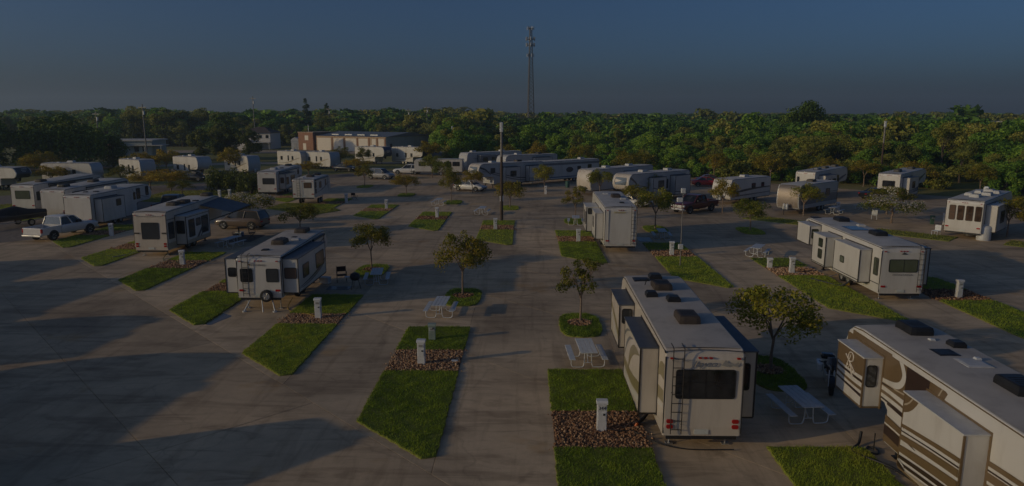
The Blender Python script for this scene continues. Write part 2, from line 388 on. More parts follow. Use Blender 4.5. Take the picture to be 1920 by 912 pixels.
def mulch(poly, dens, size=.045, z=.03):
    n = len(poly)
    base = tag(MB().add([(x, y, z) for x, y in poly] + [(x, y, -.02) for x, y in poly], [tuple(range(n))] + [(n + i, n + (i + 1) % n, (i + 1) % n, i) for i in range(n)]).build('mulch_bed', M('mulch_soil', (.11, .07, .045), .95, var=.4, scale=9, bumps=.5)), kind='structure')
    px, py = sample_poly(poly, dens)
    mx, my = sum(p[0] for p in poly) / n, sum(p[1] for p in poly) / n      # strays kicked out of the bed
    qx, qy = sample_poly([(mx + (x - mx) * 1.16, my + (y - my) * 1.14) for x, y in poly], dens * .05); px, py = np.concatenate([px, qx]), np.concatenate([py, qy]); m = len(px)
    s = size * RNG.uniform(.5, 1.5, m); R_ = RNG.normal(0, 1, (m, 3, 3)); q = np.linalg.qr(R_)[0]
    oc = np.array([(1, 0, 0), (-1, 0, 0), (0, .8, 0), (0, -.8, 0), (0, 0, .55), (0, 0, -.55)])
    V = np.einsum('mij,kj->mki', q, oc) * s[:, None, None] + np.stack([px, py, z + s * .35], 1)[:, None, :]
    tri = [(0, 2, 4), (2, 1, 4), (1, 3, 4), (3, 0, 4), (2, 0, 5), (1, 2, 5), (3, 1, 5), (0, 3, 5)]
    F_ = V[:, np.array(tri).ravel(), :].reshape(-1, 3)
    t = np.repeat(np.clip(RNG.normal(.5, .28, m), 0, 1), 8)
    return tag(link('stone_chip', np_mesh('stone_chip', F_, 3, CHIP, t), base), kind='stuff')

rowA = {0: (26.85, 29.5, 32.9), 1: (20.3, 23.1, 27.15), -1: (33.2, 35.1, 39.0), 2: (13.7, 16.4, 20.5), -2: (39.6, 41.8, 45.4), -3: (45.8, 48.5, 51.5)}
for k in range(-8, 4):
    x0 = -5.8 + 6.75 * k; y1, y2, y3 = rowA.get(k, (26.8 - 6.42 * k, 29.3 - 6.42 * k, 32.7 - 6.42 * k))
    yb = 16.35 - x0
    d = 950 if k in (0, 1, 2, -1) else (480 if k > -4 else 220); sz = .075 if k in (0, 1, 2, -1) else .085; wd = .012 if k in (0, 1, 2, -1) else .018
    lawn([(x0, yb), (x0 + 2.62, yb - 2.62), (x0 + 3.08, yb - 2.45), (x0 + 3.08, y1), (x0, y1)], d, .06, sz, wd)
    mulch([(x0 + .03, y1 + .01), (x0 + 3.05, y1 + .01), (x0 + 3.05, y2 - .01), (x0 + .03, y2 - .01)], 260 if k > -3 else 120, .042 if k > -3 else .06)
    lawn([(x0, y2), (x0 + 3.08, y2), (x0 + 3.08, y3), (x0, y3)], d, .06, sz, wd)
for k in range(-5, 6):
    x0 = -4.2 + 6.95 * k; y1 = 62.6 - 6.05 * k; yb = 53.4 - x0
    lawn([(x0, yb), (x0 + 2.75, yb - 2.5), (x0 + 3.15, yb - 2.3), (x0 + 3.15, y1), (x0, y1)], 330 if k > 0 else 190, .06, .085, .02)
    mulch([(x0 + .03, y1 + .01), (x0 + 3.12, y1 + .01), (x0 + 3.12, y1 + 2.6), (x0 + .03, y1 + 2.6)], 110, .06)
    lawn([(x0, y1 + 2.62), (x0 + 3.15, y1 + 2.62), (x0 + 3.15, y1 + 5.7), (x0, y1 + 5.7)], 200, .06, .085, .02)
def island(x, y, rx, ry, dens, rot=0, bed=True):
    pts = []
    for i in range(20):
        a = 2 * pi * i / 20; c, s = cos(a), sin(a)
        X = rx * abs(c) ** .6 * (1 if c > 0 else -1); Y = ry * abs(s) ** .6 * (1 if s > 0 else -1)
        pts.append((x + X * cos(rot) - Y * sin(rot), y + X * sin(rot) + Y * cos(rot)))
    hole = None
    if bed:
        hole = [(x + .62 * cos(2 * pi * i / 14), y + .25 + .62 * sin(2 * pi * i / 14)) for i in range(14)]
        mulch(hole, 190, .05, .075)
    lawn(pts, dens, .06, .085, .014 if dens > 400 else .02, hole=hole)
ISL = {(-3.6, 38.7): 600, (2.78, 33.4): 800, (-10.45, 45.5): 450, (10.1, 27.0): 800, (12.08, 63.3): 260, (4.95, 68.0): 260, (-1.8, 78.0): 200, (-8.75, 83.0): 200, (-15.8, 90.8): 180, (-23.85, 101.8): 150, (20.6, 62.5): 240}
for (x, y), d in ISL.items(): island(x, y, 1.05, 1.95, d, bed=(y < 50))
# verge strip along the third row and the lawns at the left edge
for t0, t1, w0, w1 in ((-34, -27, 92.5, 96.5), (-22, -15.5, 93, 97), (-12, -5, 95, 99), (-2, 6, 96, 101), (9, 17, 97, 102), (20, 28, 97, 102)):
    lawn([RW(t0, w0), RW(t1, w0), RW(t1, w1), RW(t0, w1)], 70, .05, .10, .03, STRAW)
lawn([(-66, 74), (-56.5, 62.5), (-52.8, 66), (-53.6, 76), (-60, 82)], 60, .05, .10, .03, STRAW)
lawn([(-49, 84), (-37, 80), (-34, 90), (-38, 97), (-50, 95)], 60, .05, .10, .03, STRAW)
lawn([(-29.5, 77), (-22.5, 72), (-20.5, 75.5), (-24, 81), (-29, 82)], 80, .05, .10, .03, STRAW)

# ---------------------------------------------------------------- recreational vehicles
def rrect(u0, u1, w0, w1, r=.07, n=3):
    r = min(r, .4 * (u1 - u0), .4 * (w1 - w0)); out = []
    for cx, cy, a in ((u1 - r, w1 - r, 0), (u0 + r, w1 - r, pi / 2), (u0 + r, w0 + r, pi), (u1 - r, w0 + r, 1.5 * pi)):
        for k in range(n + 1):
            t = a + pi / 2 * k / n; out.append((cx + r * cos(t), cy + r * sin(t)))
    return out
def window(parent, face, pos, u0, u1, z0, z1, mat=None, split=None, frame=None):
    """face: 'L','R' (plane x=pos, u is y), 'B','F' (plane y=pos, u is x); pane proud of the wall in a frame"""
    sgn = {'L': -1, 'R': 1, 'B': -1, 'F': 1}[face]; ax = 'x' if face in 'LR' else 'y'
    p = MB().prism(rrect(u0, u1, z0, z1, .07), ax, pos - sgn * .01, pos + sgn * .014).build('window', mat or GLASS, parent)
    o = rrect(u0 - .035, u1 + .035, z0 - .035, z1 + .035, .09); i = rrect(u0, u1, z0, z1, .07); n = len(o)
    def pt(q, a): return (a, q[0], q[1]) if ax == 'x' else (q[0], a, q[1])
    a0, a1 = pos - sgn * .01, pos + sgn * .024
    v = [pt(q, a1) for q in o] + [pt(q, a1) for q in i] + [pt(q, a0) for q in o] + [pt(q, a0) for q in i]
    f = []
    for k in range(n):
        j = (k + 1) % n; f += [(k, j, n + j, n + k), (2 * n + k, 2 * n + j, j, k), (n + k, n + j, 3 * n + j, 3 * n + k)]
    fr = MB().add(v, f)
    for s in ([split] if isinstance(split, float) else split or []):
        if s > 0:   # upright bar
            um = u0 + (u1 - u0) * s
            fr.box(*((sorted((pos, pos + sgn * .02)) + [um - .012, um + .012]) if ax == 'x' else ([um - .012, um + .012] + sorted((pos, pos + sgn * .02)))), z0, z1)
        else:       # cross bar
            zm = z0 + (z1 - z0) * -s
            fr.box(*((sorted((pos, pos + sgn * .0205)) + [u0, u1]) if ax == 'x' else ([u0, u1] + sorted((pos, pos + sgn * .0205)))), zm - .012, zm + .012)
    if p.parent is not None and p.parent.parent is None: fr.build('window_frame', frame or BLACK, p)
    else: fr.build('window_frame', frame or BLACK, parent)
    return p
def clip_rect(poly, r):
    for ax, lim, keep in ((0, r[0], 1), (0, r[1], -1), (1, r[2], 1), (1, r[3], -1)):
        out = []
        for i in range(len(poly)):
            a, b = poly[i - 1], poly[i]; ia = (a[ax] - lim) * keep >= 0; ib = (b[ax] - lim) * keep >= 0
            if ia != ib:
                t = (lim - a[ax]) / (b[ax] - a[ax]); out.append((a[0] + (b[0] - a[0]) * t, a[1] + (b[1] - a[1]) * t))
            if ib: out.append(b)
        poly = out
        if not poly: return []
    return poly
def ribbon(pts, widths, n=6):
    path = smooth_path([(p[0], p[1], w) for p, w in zip(pts, widths)], n); q = []
    e = []
    for i, p in enumerate(path):
        a, b = path[max(0, i - 1)], path[min(len(path) - 1, i + 1)]; d = Vector((b.x - a.x, b.y - a.y)); d = d.normalized() if d.length else Vector((1, 0))
        w = max(p.z, .004) / 2; e.append(((p.x - d.y * w, p.y + d.x * w), (p.x + d.y * w, p.y - d.x * w)))
    for i in range(len(e) - 1): q.append([e[i][0], e[i][1], e[i + 1][1], e[i + 1][0]])
    return q
WHEEL = {}
def wheel(parent, x, y, r, w, side, rim=None, name='wheel'):
    key = (r, w, rim.name if rim else '')
    if key not in WHEEL:
        n = 20; prof = [(-w / 2, r * .62), (-w / 2, r * .93), (-w * .36, r), (w * .36, r), (w / 2, r * .93), (w / 2, r * .62)]
        t = MB(); rings = [[(px, pr * cos(2 * pi * k / n), pr * sin(2 * pi * k / n)) for px, pr in prof] for k in range(n)]
        t.loft(rings + [rings[0]], close=False, caps=False)
        ty = t.build('wheel', TYRE)
        h = MB().cyl((-w * .38, 0, 0), (w * .38, 0, 0), r * .64, n=18); h.cyl((w * .3, 0, 0), (w * .47, 0, 0), r * .22, n=10); h.cyl((-w * .47, 0, 0), (-w * .3, 0, 0), r * .22, n=10)
        for k in range(6):
            a = 2 * pi * k / 6
            for s in (-1, 1): h.cyl((s * w * .41, r * .22 * cos(a), r * .22 * sin(a)), (s * w * .40, r * .6 * cos(a), r * .6 * sin(a)), r * .07, n=5)
        hm = h.build('rim', rim or RIM)
        WHEEL[key] = (ty.data, hm.data)
        bpy.data.objects.remove(ty); bpy.data.objects.remove(hm)
    ty, hm = WHEEL[key]
    o = link(name, ty, parent, (x, y, r)); link('rim', hm, o)
    return o
def ac_unit(parent, x, y, z, mat, L=.95, W=.72, H=.3):
    a = MB(); z -= .03
    a.loft([[(x + sx * W / 2 * f, y + sy * L / 2 * g, z + h) for sx, sy in ((-1, -1), (-.6, -1.06), (.6, -1.06), (1, -1), (1, 1), (.6, 1.05), (-.6, 1.05), (-1, 1))] for f, g, h in ((1, 1, 0), (1, 1, H * .55), (.92, .94, H * .92), (.8, .82, H))], smooth=False)
    o = a.build('air_conditioner', mat, parent)
    g = MB()
    for k in range(4): g.box(x - W * .3, x + W * .3, y - L * .3 + k * .14, y - L * .3 + k * .14 + .05, z + H - .01, z + H + .008)
    g.build('grille', BLACK, o); return o
def vent(parent, x, y, z, mat, s=.22, h=.12):
    v = MB(); z -= .02
    v.loft([[(x + a * s * f, y + b * s * f, z + hh) for a, b in ((-1, -1), (1, -1), (1, 1), (-1, 1))] for f, hh in ((1, 0), (1, h * .6), (.75, h))], smooth=False)
    return v.build('roof_vent', mat, parent)
def ladder(parent, x0, x1, z0, z1, off=.12, mat=None, face=-1, y=0):
    m = MB()
    for x in (x0, x1): m.tube(smooth_path([(x, y + face * off, z0), (x, y + face * off, z1 - .15), (x, y + face * (off - .06), z1 + .12), (x, y - face * .28, z1 + .16)], 4), .016, 5)
    for z in np.arange(z0 + .15, z1 + .05, .29): m.tube([(x0, y + face * off, z), (x1, y + face * off, z)], .014, 5)
    for z in (z0 + .3, (z0 + z1) / 2, z1 - .3):
        for x in (x0, x1): m.tube([(x, y + face * off, z), (x, y, z)], .012, 4)
    return m.build('ladder', mat or DKTRIM, parent)

def make_rv(label, loc, hd=0, kind='5th', L=10.0, W=2.44, zb=.5, zr=3.3, zf=3.45, body=None, roof=None, cap=None, slides=(), windows=(), decals=(), acs=(), vents=(),
            lad=None, tails='round', awning=None, door=None, trim=None, group=None, capwin=False, name='camper_trailer', ov=2.75, jacks=True, skirt=None, acmat=None, caplogo=False):
    body = body or WHITE; roof = roof or ROOFM; trim = trim or DKTRIM
    t = thing(name, label, 'camper', (loc[0], loc[1], 0), hd, group)
    if kind == '5th':
        prof = [(0, zb), (-.03, zb + .3), (0, zr - .3), (.05, zr - .12), (.2, zr), (L - 1.1, zf), (L - .55, zf - .06), (L - .2, zf - .3), (L + .02, zf - .8), (L + .04, 2.35), (L - .12, 1.95), (L - .45, 1.72), (L - ov + .2, 1.66), (L - ov, 1.5), (L - ov, zb)]
        yroof = L - 1.1
    elif kind == 'tt':
        prof = [(0, zb), (0, zr - .25), (.05, zr - .08), (.18, zr), (L - .75, zf), (L - .3, zf - .08), (L - .05, zf - .5), (L + .08, 1.95), (L + .08, 1.35), (L - .06, zb + .15), (L - .2, zb)]
        yroof = L - .75
    else:   # boxy cargo / toy trailer or bus
        prof = [(0, zb), (0, zr - .1), (.1, zr), (L - .5, zf), (L - .12, zf - .2), (L, zf - .6), (L, zb + .1), (L - .1, zb)]
        yroof = L - .5
    bm = bmesh.new(); fv = [bm.verts.new((-W / 2, y, z)) for y, z in prof]; f = bm.faces.new(fv)
    r = bmesh.ops.extrude_face_region(bm, geom=[f]); nv = [v for v in r['geom'] if isinstance(v, bmesh.types.BMVert)]
    for v in nv: v.co.x = W / 2
    ed = [e for e in bm.edges if abs(e.verts[0].co.x - e.verts[1].co.x) < 1e-5 and max(e.verts[0].co.z, e.verts[1].co.z) > zb + .05]
    bmesh.ops.bevel(bm, geom=ed, offset=.05, segments=2, affect='EDGES', profile=.5)
    bmesh.ops.recalc_face_normals(bm, faces=bm.faces)
    me = bpy.data.meshes.new('body'); bm.to_mesh(me); bm.free(); me.materials.append(body); bo = link('body', me, t)
    # roof sheet
    tops = [(y, z) for y, z in prof if .15 < y <= yroof + .6 and z > zr - .2]
    rg = []
    for y, z in tops: rg.append([(x * W / 2 * .955, y, z + .012 + .035 * (1 - x * x)) for x in (-1, -.5, 0, .5, 1)])
    rf = MB().loft(rg, close=False, smooth=True, caps=False).build('roof', roof, t)
    # trim: roof gutters, rear corner mouldings
    g = MB()
    for s in (-1, 1):
        g.tube([(s * (W / 2 - .005), y, z - .05) for y, z in [(.04, zr - .04)] + tops], .022, 4)
        g.tube([(s * (W / 2 - .01), .0, z) for z in (zb + .08, zr - .2)], .022, 4)
    g.tube([(-W / 2 + .03, .04, zr - .045), (-W / 4, .045, zr - .0), (0, .05, zr + .015), (W / 4, .045, zr), (W / 2 - .03, .04, zr - .045)], .014, 4)
    g.build('gutter', trim, t)
    # chassis, wheels, legs
    c = MB()
    for s in (-.75, .75): c.box(s - .05, s + .05, .1, L - (ov if kind == '5th' else .4), zb - .16, zb + .02)
    for y in np.arange(.4, L - 3, 1.6): c.box(-.75, .75, y, y + .06, zb - .12, zb + .01)
    c.box(-W / 2 + .12, W / 2 - .12, .02, .12, zb - .13, zb - .01)
    if kind == '5th':
        c.prism([(L - 1.75, 1.68), (L - .75, 1.68), (L - .75, 1.5), (L - .95, 1.15), (L - 1.15, 1.15), (L - 1.3, 1.5)], 'x', -.22, .22)
        for s in (-.85, .85): c.box(s - .05, s + .05, L - ov - .18, L - ov - .08, .03, .9); c.box(s - .12, s + .12, L - ov - .25, L - ov - .01, 0, .035)
    else:
        for s in (-1, 1): c.tube([(s * .75, L - .5, zb - .06), (0, L + 1.0, zb - .06)], .05, 5)
        c.tube([(0, L + .75, .02), (0, L + .75, zb + .35)], .035, 6)
    c.build('chassis', BLACK, t)
    ya = L * .40
    for s in (-1, 1):
        for dy in (-.45, .45): wheel(t, s * (W / 2 - .2), ya + dy, .36, .22, s)
    if kind == 'tt':
        for s in (-.16, .16):
            b_ = MB(); b_.cyl((s, L + .42, zb - .02), (s, L + .42, zb + .5), .15, n=12); b_.cyl((s, L + .42, zb + .5), (s, L + .42, zb + .58), .15, .06, n=12); b_.build('gas_bottle', GALV, t)
    if jacks:
        for s in (-.9, .9): MB().tube([(s, .5, zb - .1), (s, .5, .03)], .03, 5).box(s - .12, s + .12, .4, .6, 0, .035).build('stabiliser', ALU, t)
    # decals
    DL = {'L': [], 'R': []}
    for i, (side, quads, mt) in enumerate(decals): 
        for s in (('L', 'R') if side == 'B' else (side,)): DL[s].append((quads, mt))
    rects = [(.06, L - ov - .01, zb + .04, zr - .14), (L - ov - .01, L - .5, 1.76, zf - .2), (L - .5, L - .16, 2.0, zf - .36)] if kind == '5th' else [(.06, L - .35, zb + .2, zr - .16)]
    def put_decals(side, rr, x, parent):
        s = -1 if side == 'L' else 1
        for i, (quads, mt) in enumerate(DL[side]):
            xx = x + s * (.003 + .0015 * i); runs = [MB()]
            for r_ in rr:
                if runs[-1].v: runs.append(MB())
                for q in quads:
                    p = clip_rect(q, r_)
                    if len(p) >= 3: runs[-1].add([(xx, u, w) for u, w in p], [tuple(range(len(p)))])
                    elif runs[-1].v: runs.append(MB())
            for m in runs:
                if m.v: m.build('stripe', mt, parent)
    for s in 'LR': put_decals(s, rects, -W / 2 if s == 'L' else W / 2, t)
    # slide-outs
    for sl in slides:
        side, y0, y1, dep, z0, z1 = sl['s'], sl['y'][0], sl['y'][1], sl.get('d', .6), sl['z'][0], sl['z'][1]
        s = -1 if side == 'L' else 1; xa, xb = s * (W / 2 - .08), s * (W / 2 + dep)
        so = MB().rbox(min(xa, xb), max(xa, xb), y0, y1, z0, z1, .025).build('slide_out', sl.get('m', body), t)
        MB().box(min(xa, xb + s * .04), max(xa, xb + s * .04), y0 - .04, y1 + .04, z1 + .002, z1 + .04).build('slide_roof', sl.get('roof', DARKROOF), so)
        tr = MB(); xw = s * (W / 2 + .02)
        for (a, b, c_, d_) in ((y0 - .07, y0 - .003, z0 - .06, z1 + .1), (y1 + .003, y1 + .07, z0 - .06, z1 + .1)): tr.box(min(xw - s * .03, xw), max(xw - s * .03, xw), a, b, c_, d_)
        tr.box(min(xw - s * .03, xw), max(xw - s * .03, xw), y0 - .003, y1 + .003, z1 + .045, z1 + .1)
        for yy in (y0, y1): tr.box(min(xb - s * .035, xb + s * .014), max(xb - s * .035, xb + s * .014), yy - .02, yy + .02, z0, z1)
        tr.box(min(xa, xb), max(xa, xb), y0 + .01, y1 - .01, z0 - .05, z0 - .002)
        tr.build('slide_trim', sl.get('trim', trim), so)
        put_decals(side, [(y0 + .03, y1 - .03, z0 + .03, z1 - .03)], xb, so)
        for (u0, u1, w0, w1) in sl.get('w', ()): window(so, side, xb, u0, u1, w0, w1, sl.get('g'), sl.get('split'))
        if sl.get('rw'):
            u0, u1, w0, w1 = sl['rw']; a, b = sorted((s * (W / 2 + u0), s * (W / 2 + u1))); window(so, 'B', y0, a, b, w0, w1, sl.get('g'))
    for wd in windows:
        face = wd[0]; pos = {'L': -W / 2, 'R': W / 2, 'B': -.02 if kind == '5th' else 0}[face]
        window(t, face, pos, *wd[1:5], mat=(wd[5] if len(wd) > 5 else None), split=(wd[6] if len(wd) > 6 else None))
    for a in acs: ac_unit(t, a[0], a[1], zr + (zf - zr) * a[1] / L + .04, a[2] if len(a) > 2 else (acmat or DKBROWN))
    for v in vents: vent(t, v[0], v[1], zr + (zf - zr) * v[1] / L + .05, v[2] if len(v) > 2 else LTROOF, *(v[3:] if len(v) > 3 else ()))
    if lad is not None: ladder(t, lad, lad + .33, zb + .1, zr - .02)
    yb = -.035 if kind == '5th' else -.004
    def rlight(x, z, w, h, m=RED, nm='tail_light'):
        o = MB(); o.prism(rrect(x - w / 2, x + w / 2, z - h / 2, z + h / 2, min(w, h) * .48), 'y', yb - .03, yb + .035); o.build(nm, m, t)
    if tails == 'round':
        for s in (-1, 1):
            for z in (zb + .5, zb + .32): rlight(s * (W / 2 - .2), z, .21, .13)
    else:
        for s in (-1, 1): rlight(s * (W / 2 - .22), zb + .42, .26, .11)
    for x in (-.17, 0, .17): rlight(x, zr - .22, .1, .045, RED, 'marker_light')
    for s in (-1, 1): rlight(s * (W / 2 - .2), zr - .24, .12, .05, RED, 'marker_light')
    MB().box(-.24, .2, yb - .012, yb + .02, zb + .07, zb + .22).build('licence_plate', PLATE, t)
    if cap is not None:   # coloured moulded nose
        y = L; pr = [p for p in prof if p[0] > L - 1.15 and p[1] > (1.7 if kind == '5th' else zb + .1)]
        rings = []
        for yy, z in pr:
            e = .012; cy, cz = L - 1.6, 2.5; d = Vector((yy - cy, z - cz)).normalized()
            rings.append([(x * (W / 2 - .12), yy + d.x * e + .004, z + d.y * e) for x in (-1, -.5, 0, .5, 1)])
        MB().loft(rings, close=False, smooth=True, caps=False).build('nose_panel', cap, t)
    if capwin:
        yy = L + .06
        m = MB(); m.add([(-.82, L - .09, zf - .42), (.82, L - .09, zf - .42), (.92, L + .08, zf - .85), (.80, L + .10, zf - 1.3), (-.80, L + .10, zf - 1.3), (-.92, L + .08, zf - .85)], [tuple(range(6))]); m.build('nose_window', M('nose_glass', (.16, .19, .22), .12, var=.3, coat=.5), t)
    if caplogo:
        for q, (w_, zz) in enumerate(((.9, 2.95), (.9, 2.75), (.6, 2.55))): MB().box(-w_ / 2, w_ / 2, L + .055, L + .075, zz, zz + .07).build('nose_lettering', LTROOF, t)
    if awning is not None:
        side, y0, y1 = awning[:3]; s = -1 if side == 'L' else 1; x = s * (W / 2 + .09); z = zr - .12
        m = MB(); m.cyl((x, y0, z), (x, y1, z), .075, n=10); m.build('awning_roll', awning[3] if len(awning) > 3 else CHAR, t)
        for yy in (y0 + .05, y1 - .05): MB().tube([(x - s * .03, yy, z), (x - s * .05, yy, zb + .6)], .025, 4).build('awning_arm', trim, t)
    if door is not None:
        side, y0, dz = door; s = -1 if side == 'L' else 1; x = s * (W / 2)
        d = MB().box(min(x, x + s * .022), max(x, x + s * .022), y0, y0 + .68, zb + .14, zb + 2.0).build('door', body, t)
        MB().prism(rrect(y0 + .18, y0 + .5, zb + 1.1, zb + 1.75), 'x', x + s * .018, x + s * .03).build('door_window', GLASS, d)
        MB().box(min(x + s * .02, x + s * .06), max(x + s * .02, x + s * .06), y0 + .58, y0 + .63, zb + .95, zb + 1.1).build('door_handle', BLACK, d)
        st = MB()
        for k in range(3): st.box(min(x, x + s * (.2 + .22 * k)), max(x, x + s * (.2 + .22 * k)), y0 + .05, y0 + .63, zb - .05 - .17 * k, zb - .02 - .17 * k) if zb - .05 - .17 * k > 0 else None
        st.build('step', BLACK, t)
    return t

def swoosh(L, cols, z=1.5, amp=1.0, flip=1):
    """side graphics: a few tapering curves sweeping up to the nose"""
    out = []
    for i, c in enumerate(cols):
        o = i * .17 * amp
        out.append(('B', ribbon([(.3, z - .5 * amp - o * .5), (L * .3, z - .35 * amp - o), (L * .55, z + .05 * amp - o * .9), (L * .78, z + .8 * amp - o * .7), (L * .97, z + 1.25 * amp - o * .3)], [.02, .12 * amp, .2 * amp, .16 * amp, .03]), c))
    return out
def belt(L, z, h, c): return ('B', [[(0, z), (L, z), (L, z + h), (0, z + h)]], c)

LG = 'campers parked on the concrete sites'
# --- the cream fifth wheel in the right foreground, rear to the camera
jd = [('B', ribbon([(.1, 1.75), (1.4, 1.55), (3, 1.35), (5.2, 1.5), (7.4, 2.2), (9.6, 2.7)], [.40, .42, .38, .3, .26, .1]), OLIVE),
      ('B', ribbon([(.1, 1.42), (1.4, 1.18), (3, .98), (5.2, 1.1), (7.4, 1.8), (9.8, 2.3)], [.14, .2, .22, .2, .16, .05]), WHITE),
      ('B', ribbon([(1.2, 2.7), (2.2, 2.55), (3.0, 2.1), (3.4, 1.5)], [.05, .32, .36, .1]), OLIVE),
      ('B', ribbon([(2.6, 2.8), (3.3, 2.6), (3.9, 2.2), (4.3, 1.7)], [.03, .12, .14, .04]), GREYD),
      ('B', ribbon([(3.2, 2.9), (3.9, 2.72), (4.5, 2.35), (5.0, 1.9)], [.03, .1, .12, .04]), GREYD),
      ('B', ribbon([(.1, 2.55), (.6, 2.5), (1.0, 2.2)], [.5, .45, .1]), OLIVE)]
J = make_rv('cream fifth wheel with ladder and wide dark rear window, open slides, beside the numbered post', (5.56, 20.28), 0, '5th', 9.9, 2.44, .5, 3.3, 3.5, CREAM, ROOFT, decals=jd,
    slides=[dict(s='L', y=(1.05, 4.45), z=(.78, 3.0), d=.6), dict(s='L', y=(6.1, 8.5), z=(1.3, 3.02), d=.6, rw=(.12, .46, 2.3, 2.85)),
            dict(s='R', y=(.75, 4.6), z=(.8, 3.0), d=.62, rw=(.1, .4, 1.75, 2.6))],
    windows=[('B', -.85, .93, 1.78, 2.66, None, [-.58, .5])], lad=-1.0, acs=[(.08, 2.9), (.0, 7.1)], vents=[(-.62, 5.9, BLACK, .22, .22), (.1, 5.25, BLACK, .24, .22), (-.62, 8.4, BLACK, .32, .07), (.02, 8.6, BLACK, .26, .24)], ov=3.3)
txt('Jayco', .27, LOGOBLUE, 'lettering', J, (-.02, -.04, 3.0 - .12), (pi / 2, 0, 0), .006, .35, stretch=1.35)
MB().add([(u, -.04, w) for u, w in [(.5, 2.84), (.62, 3.02), (.7, 2.93), (.9, 2.88), (1.0, 2.95), (1.06, 2.86), (.95, 2.80), (.8, 2.84), (.66, 2.80)]], [tuple(range(9))]).build('bird_emblem', LOGOGR, J)
m = MB(); m.tube(smooth_path([(-.62, 7.35, 3.55), (-.62, 7.0, 3.85), (-.62, 6.6, 4.0)], 3), .02, 4)
for k in range(5): m.tube([(-.9, 7.0 - .14 * k, 3.86 + .025 * k), (-.34, 7.0 - .14 * k, 3.86 + .025 * k)], .012, 4)
m.build('antenna', BLACK, J)
for q in (-.72, 1.17): MB().box(q - .06, q + .06, 1.0, 1.25, .28, .75).build('slide_bracket', BLACK, J)

# --- the brown and white fifth wheel at the right edge
Lr = 11.3
rd = [('B', [[(6.9, 1.9), (Lr, 1.75), (Lr, 3.4), (6.9, 3.4)]], BROWN),
      ('B', ribbon([(5.9, 3.4), (6.3, 2.75), (7.2, 2.45), (8.6, 2.32), (10, 2.25), (11.4, 2.35)], [.9, .75, .5, .3, .2, .1]), BROWN),
      ('B', [[(6.35, 2.55), (7.45, 2.5), (7.45, 3.3), (6.3, 3.3)]], DKBR),
      ('B', ribbon([(7.9, 3.4), (7.55, 2.9), (7.8, 2.5), (8.6, 2.35), (10, 2.3), (11.3, 2.42)], [.16, .2, .2, .14, .09, .05]), WHITE),
      ('B', ribbon([(5.7, 3.3), (6.2, 2.62), (7.2, 2.4), (8.6, 2.28), (10.6, 2.2)], [.05, .05, .05, .04, .03]), BEIGE),
      ('B', [[(2.5, 1.95), (Lr, 1.7), (Lr, 2.18), (2.5, 2.2)]], WHITE),
      ('B', ribbon([(6.2, 1.9), (8, 2.0), (9.6, 1.98), (11.2, 2.1)], [.02, .1, .1, .04]), BROWN),
      ('B', ribbon([(5.6, 1.55), (7.2, 1.72), (9, 1.78), (11.2, 1.86)], [.02, .14, .1, .04]), DKBR),
      ('B', ribbon([(8.0, 2.3), (9.4, 2.22), (11.2, 2.3)], [.02, .08, .03]), DKBR),
      *[('B', ribbon([(7.3, z_ - .14), (6.4, z_), (4.5, z_ + .2 + w_ * .1), (2.5, z_ + .34 + w_ * .15), (-.2, z_ + .42)], [.02, w_ * .75, w_, w_ * 1.05, w_ * .8]), c_) for z_, w_, c_ in ((1.94, .13, BROWN), (1.78, .045, DKBR), (1.60, .20, BROWN), (1.26, .26, BROWN), (1.02, .13, DKBR), (.84, .10, DKBR), (.68, .10, BEIGE), (.44, .34, BROWN))],
      ('B', [[(6.7, .5), (8.3, .5), (8.3, 1.38), (6.7, 1.3)]], BROWN),
      ('B', ribbon([(6.0, .6), (7.0, .86), (8.4, .92)], [.4, .34, .28]), DKBR),
      ('B', ribbon([(6.0, .86), (7.0, 1.08), (8.4, 1.12)], [.04, .05, .05]), WHITE),
      ('B', ribbon([(5.6, .5), (6.6, .58), (7.4, .52)], [.04, .18, .08]), WHITE)]
Rw = make_rv('large brown and white fifth wheel with swooping stripes beside the motorcycle', (12.36, 11.75), 0, '5th', Lr, 2.5, .5, 3.38, 3.5, WHITE, ROOFT, cap=BROWN, decals=rd,
    slides=[dict(s='L', y=(8.75, 10.5), z=(1.42, 3.0), d=.58, m=WHITE, roof=LTROOF, trim=BROWN, rw=(.2, .46, 2.1, 2.75)), dict(s='L', y=(3.75, 6.35), z=(.72, 2.9), d=.62, roof=LTROOF, trim=BROWN)],
    acs=[(.25, 9.9, BLACK), (.35, 5.2, BLACK)], vents=[(.05, 7.9, BLACK, .3, .05), (.75, 8.5, BLACK, .2, .18), (.35, 7.05, LTROOF, .36, .05), (.62, 7.3, GALV, .08, .1), (.3, 9.0, GALV, .08, .08)], trim=BROWN, ov=3.0, tails='bar')
so = [c for c in Rw.children if c.name.startswith('slide_out')][0]
# monogram R with a flourish
m = MB(); xw = -1.25 - .58 - .02
def stroke(pts, r): m.tube(smooth_path([(xw, 9.62 - u, 2.55 + w) for u, w in pts], 6), r, 5)
stroke([(-.30, .20), (-.05, .05), (.20, -.10), (.36, -.20)], .026); stroke([(-.12, -.12), (-.14, -.02), (-.02, .16), (.02, .28)], .022)
stroke([(-.14, .12), (-.06, .32), (.12, .36), (.22, .26), (.16, .10), (-.02, .05)], .026); stroke([(.0, .04), (.10, -.10), (.16, -.30), (.26, -.36)], .028); stroke([(-.2, -.08), (-.16, -.2), (-.04, -.16), (.03, .0)], .018)
m.build('monogram', CREAM, so)

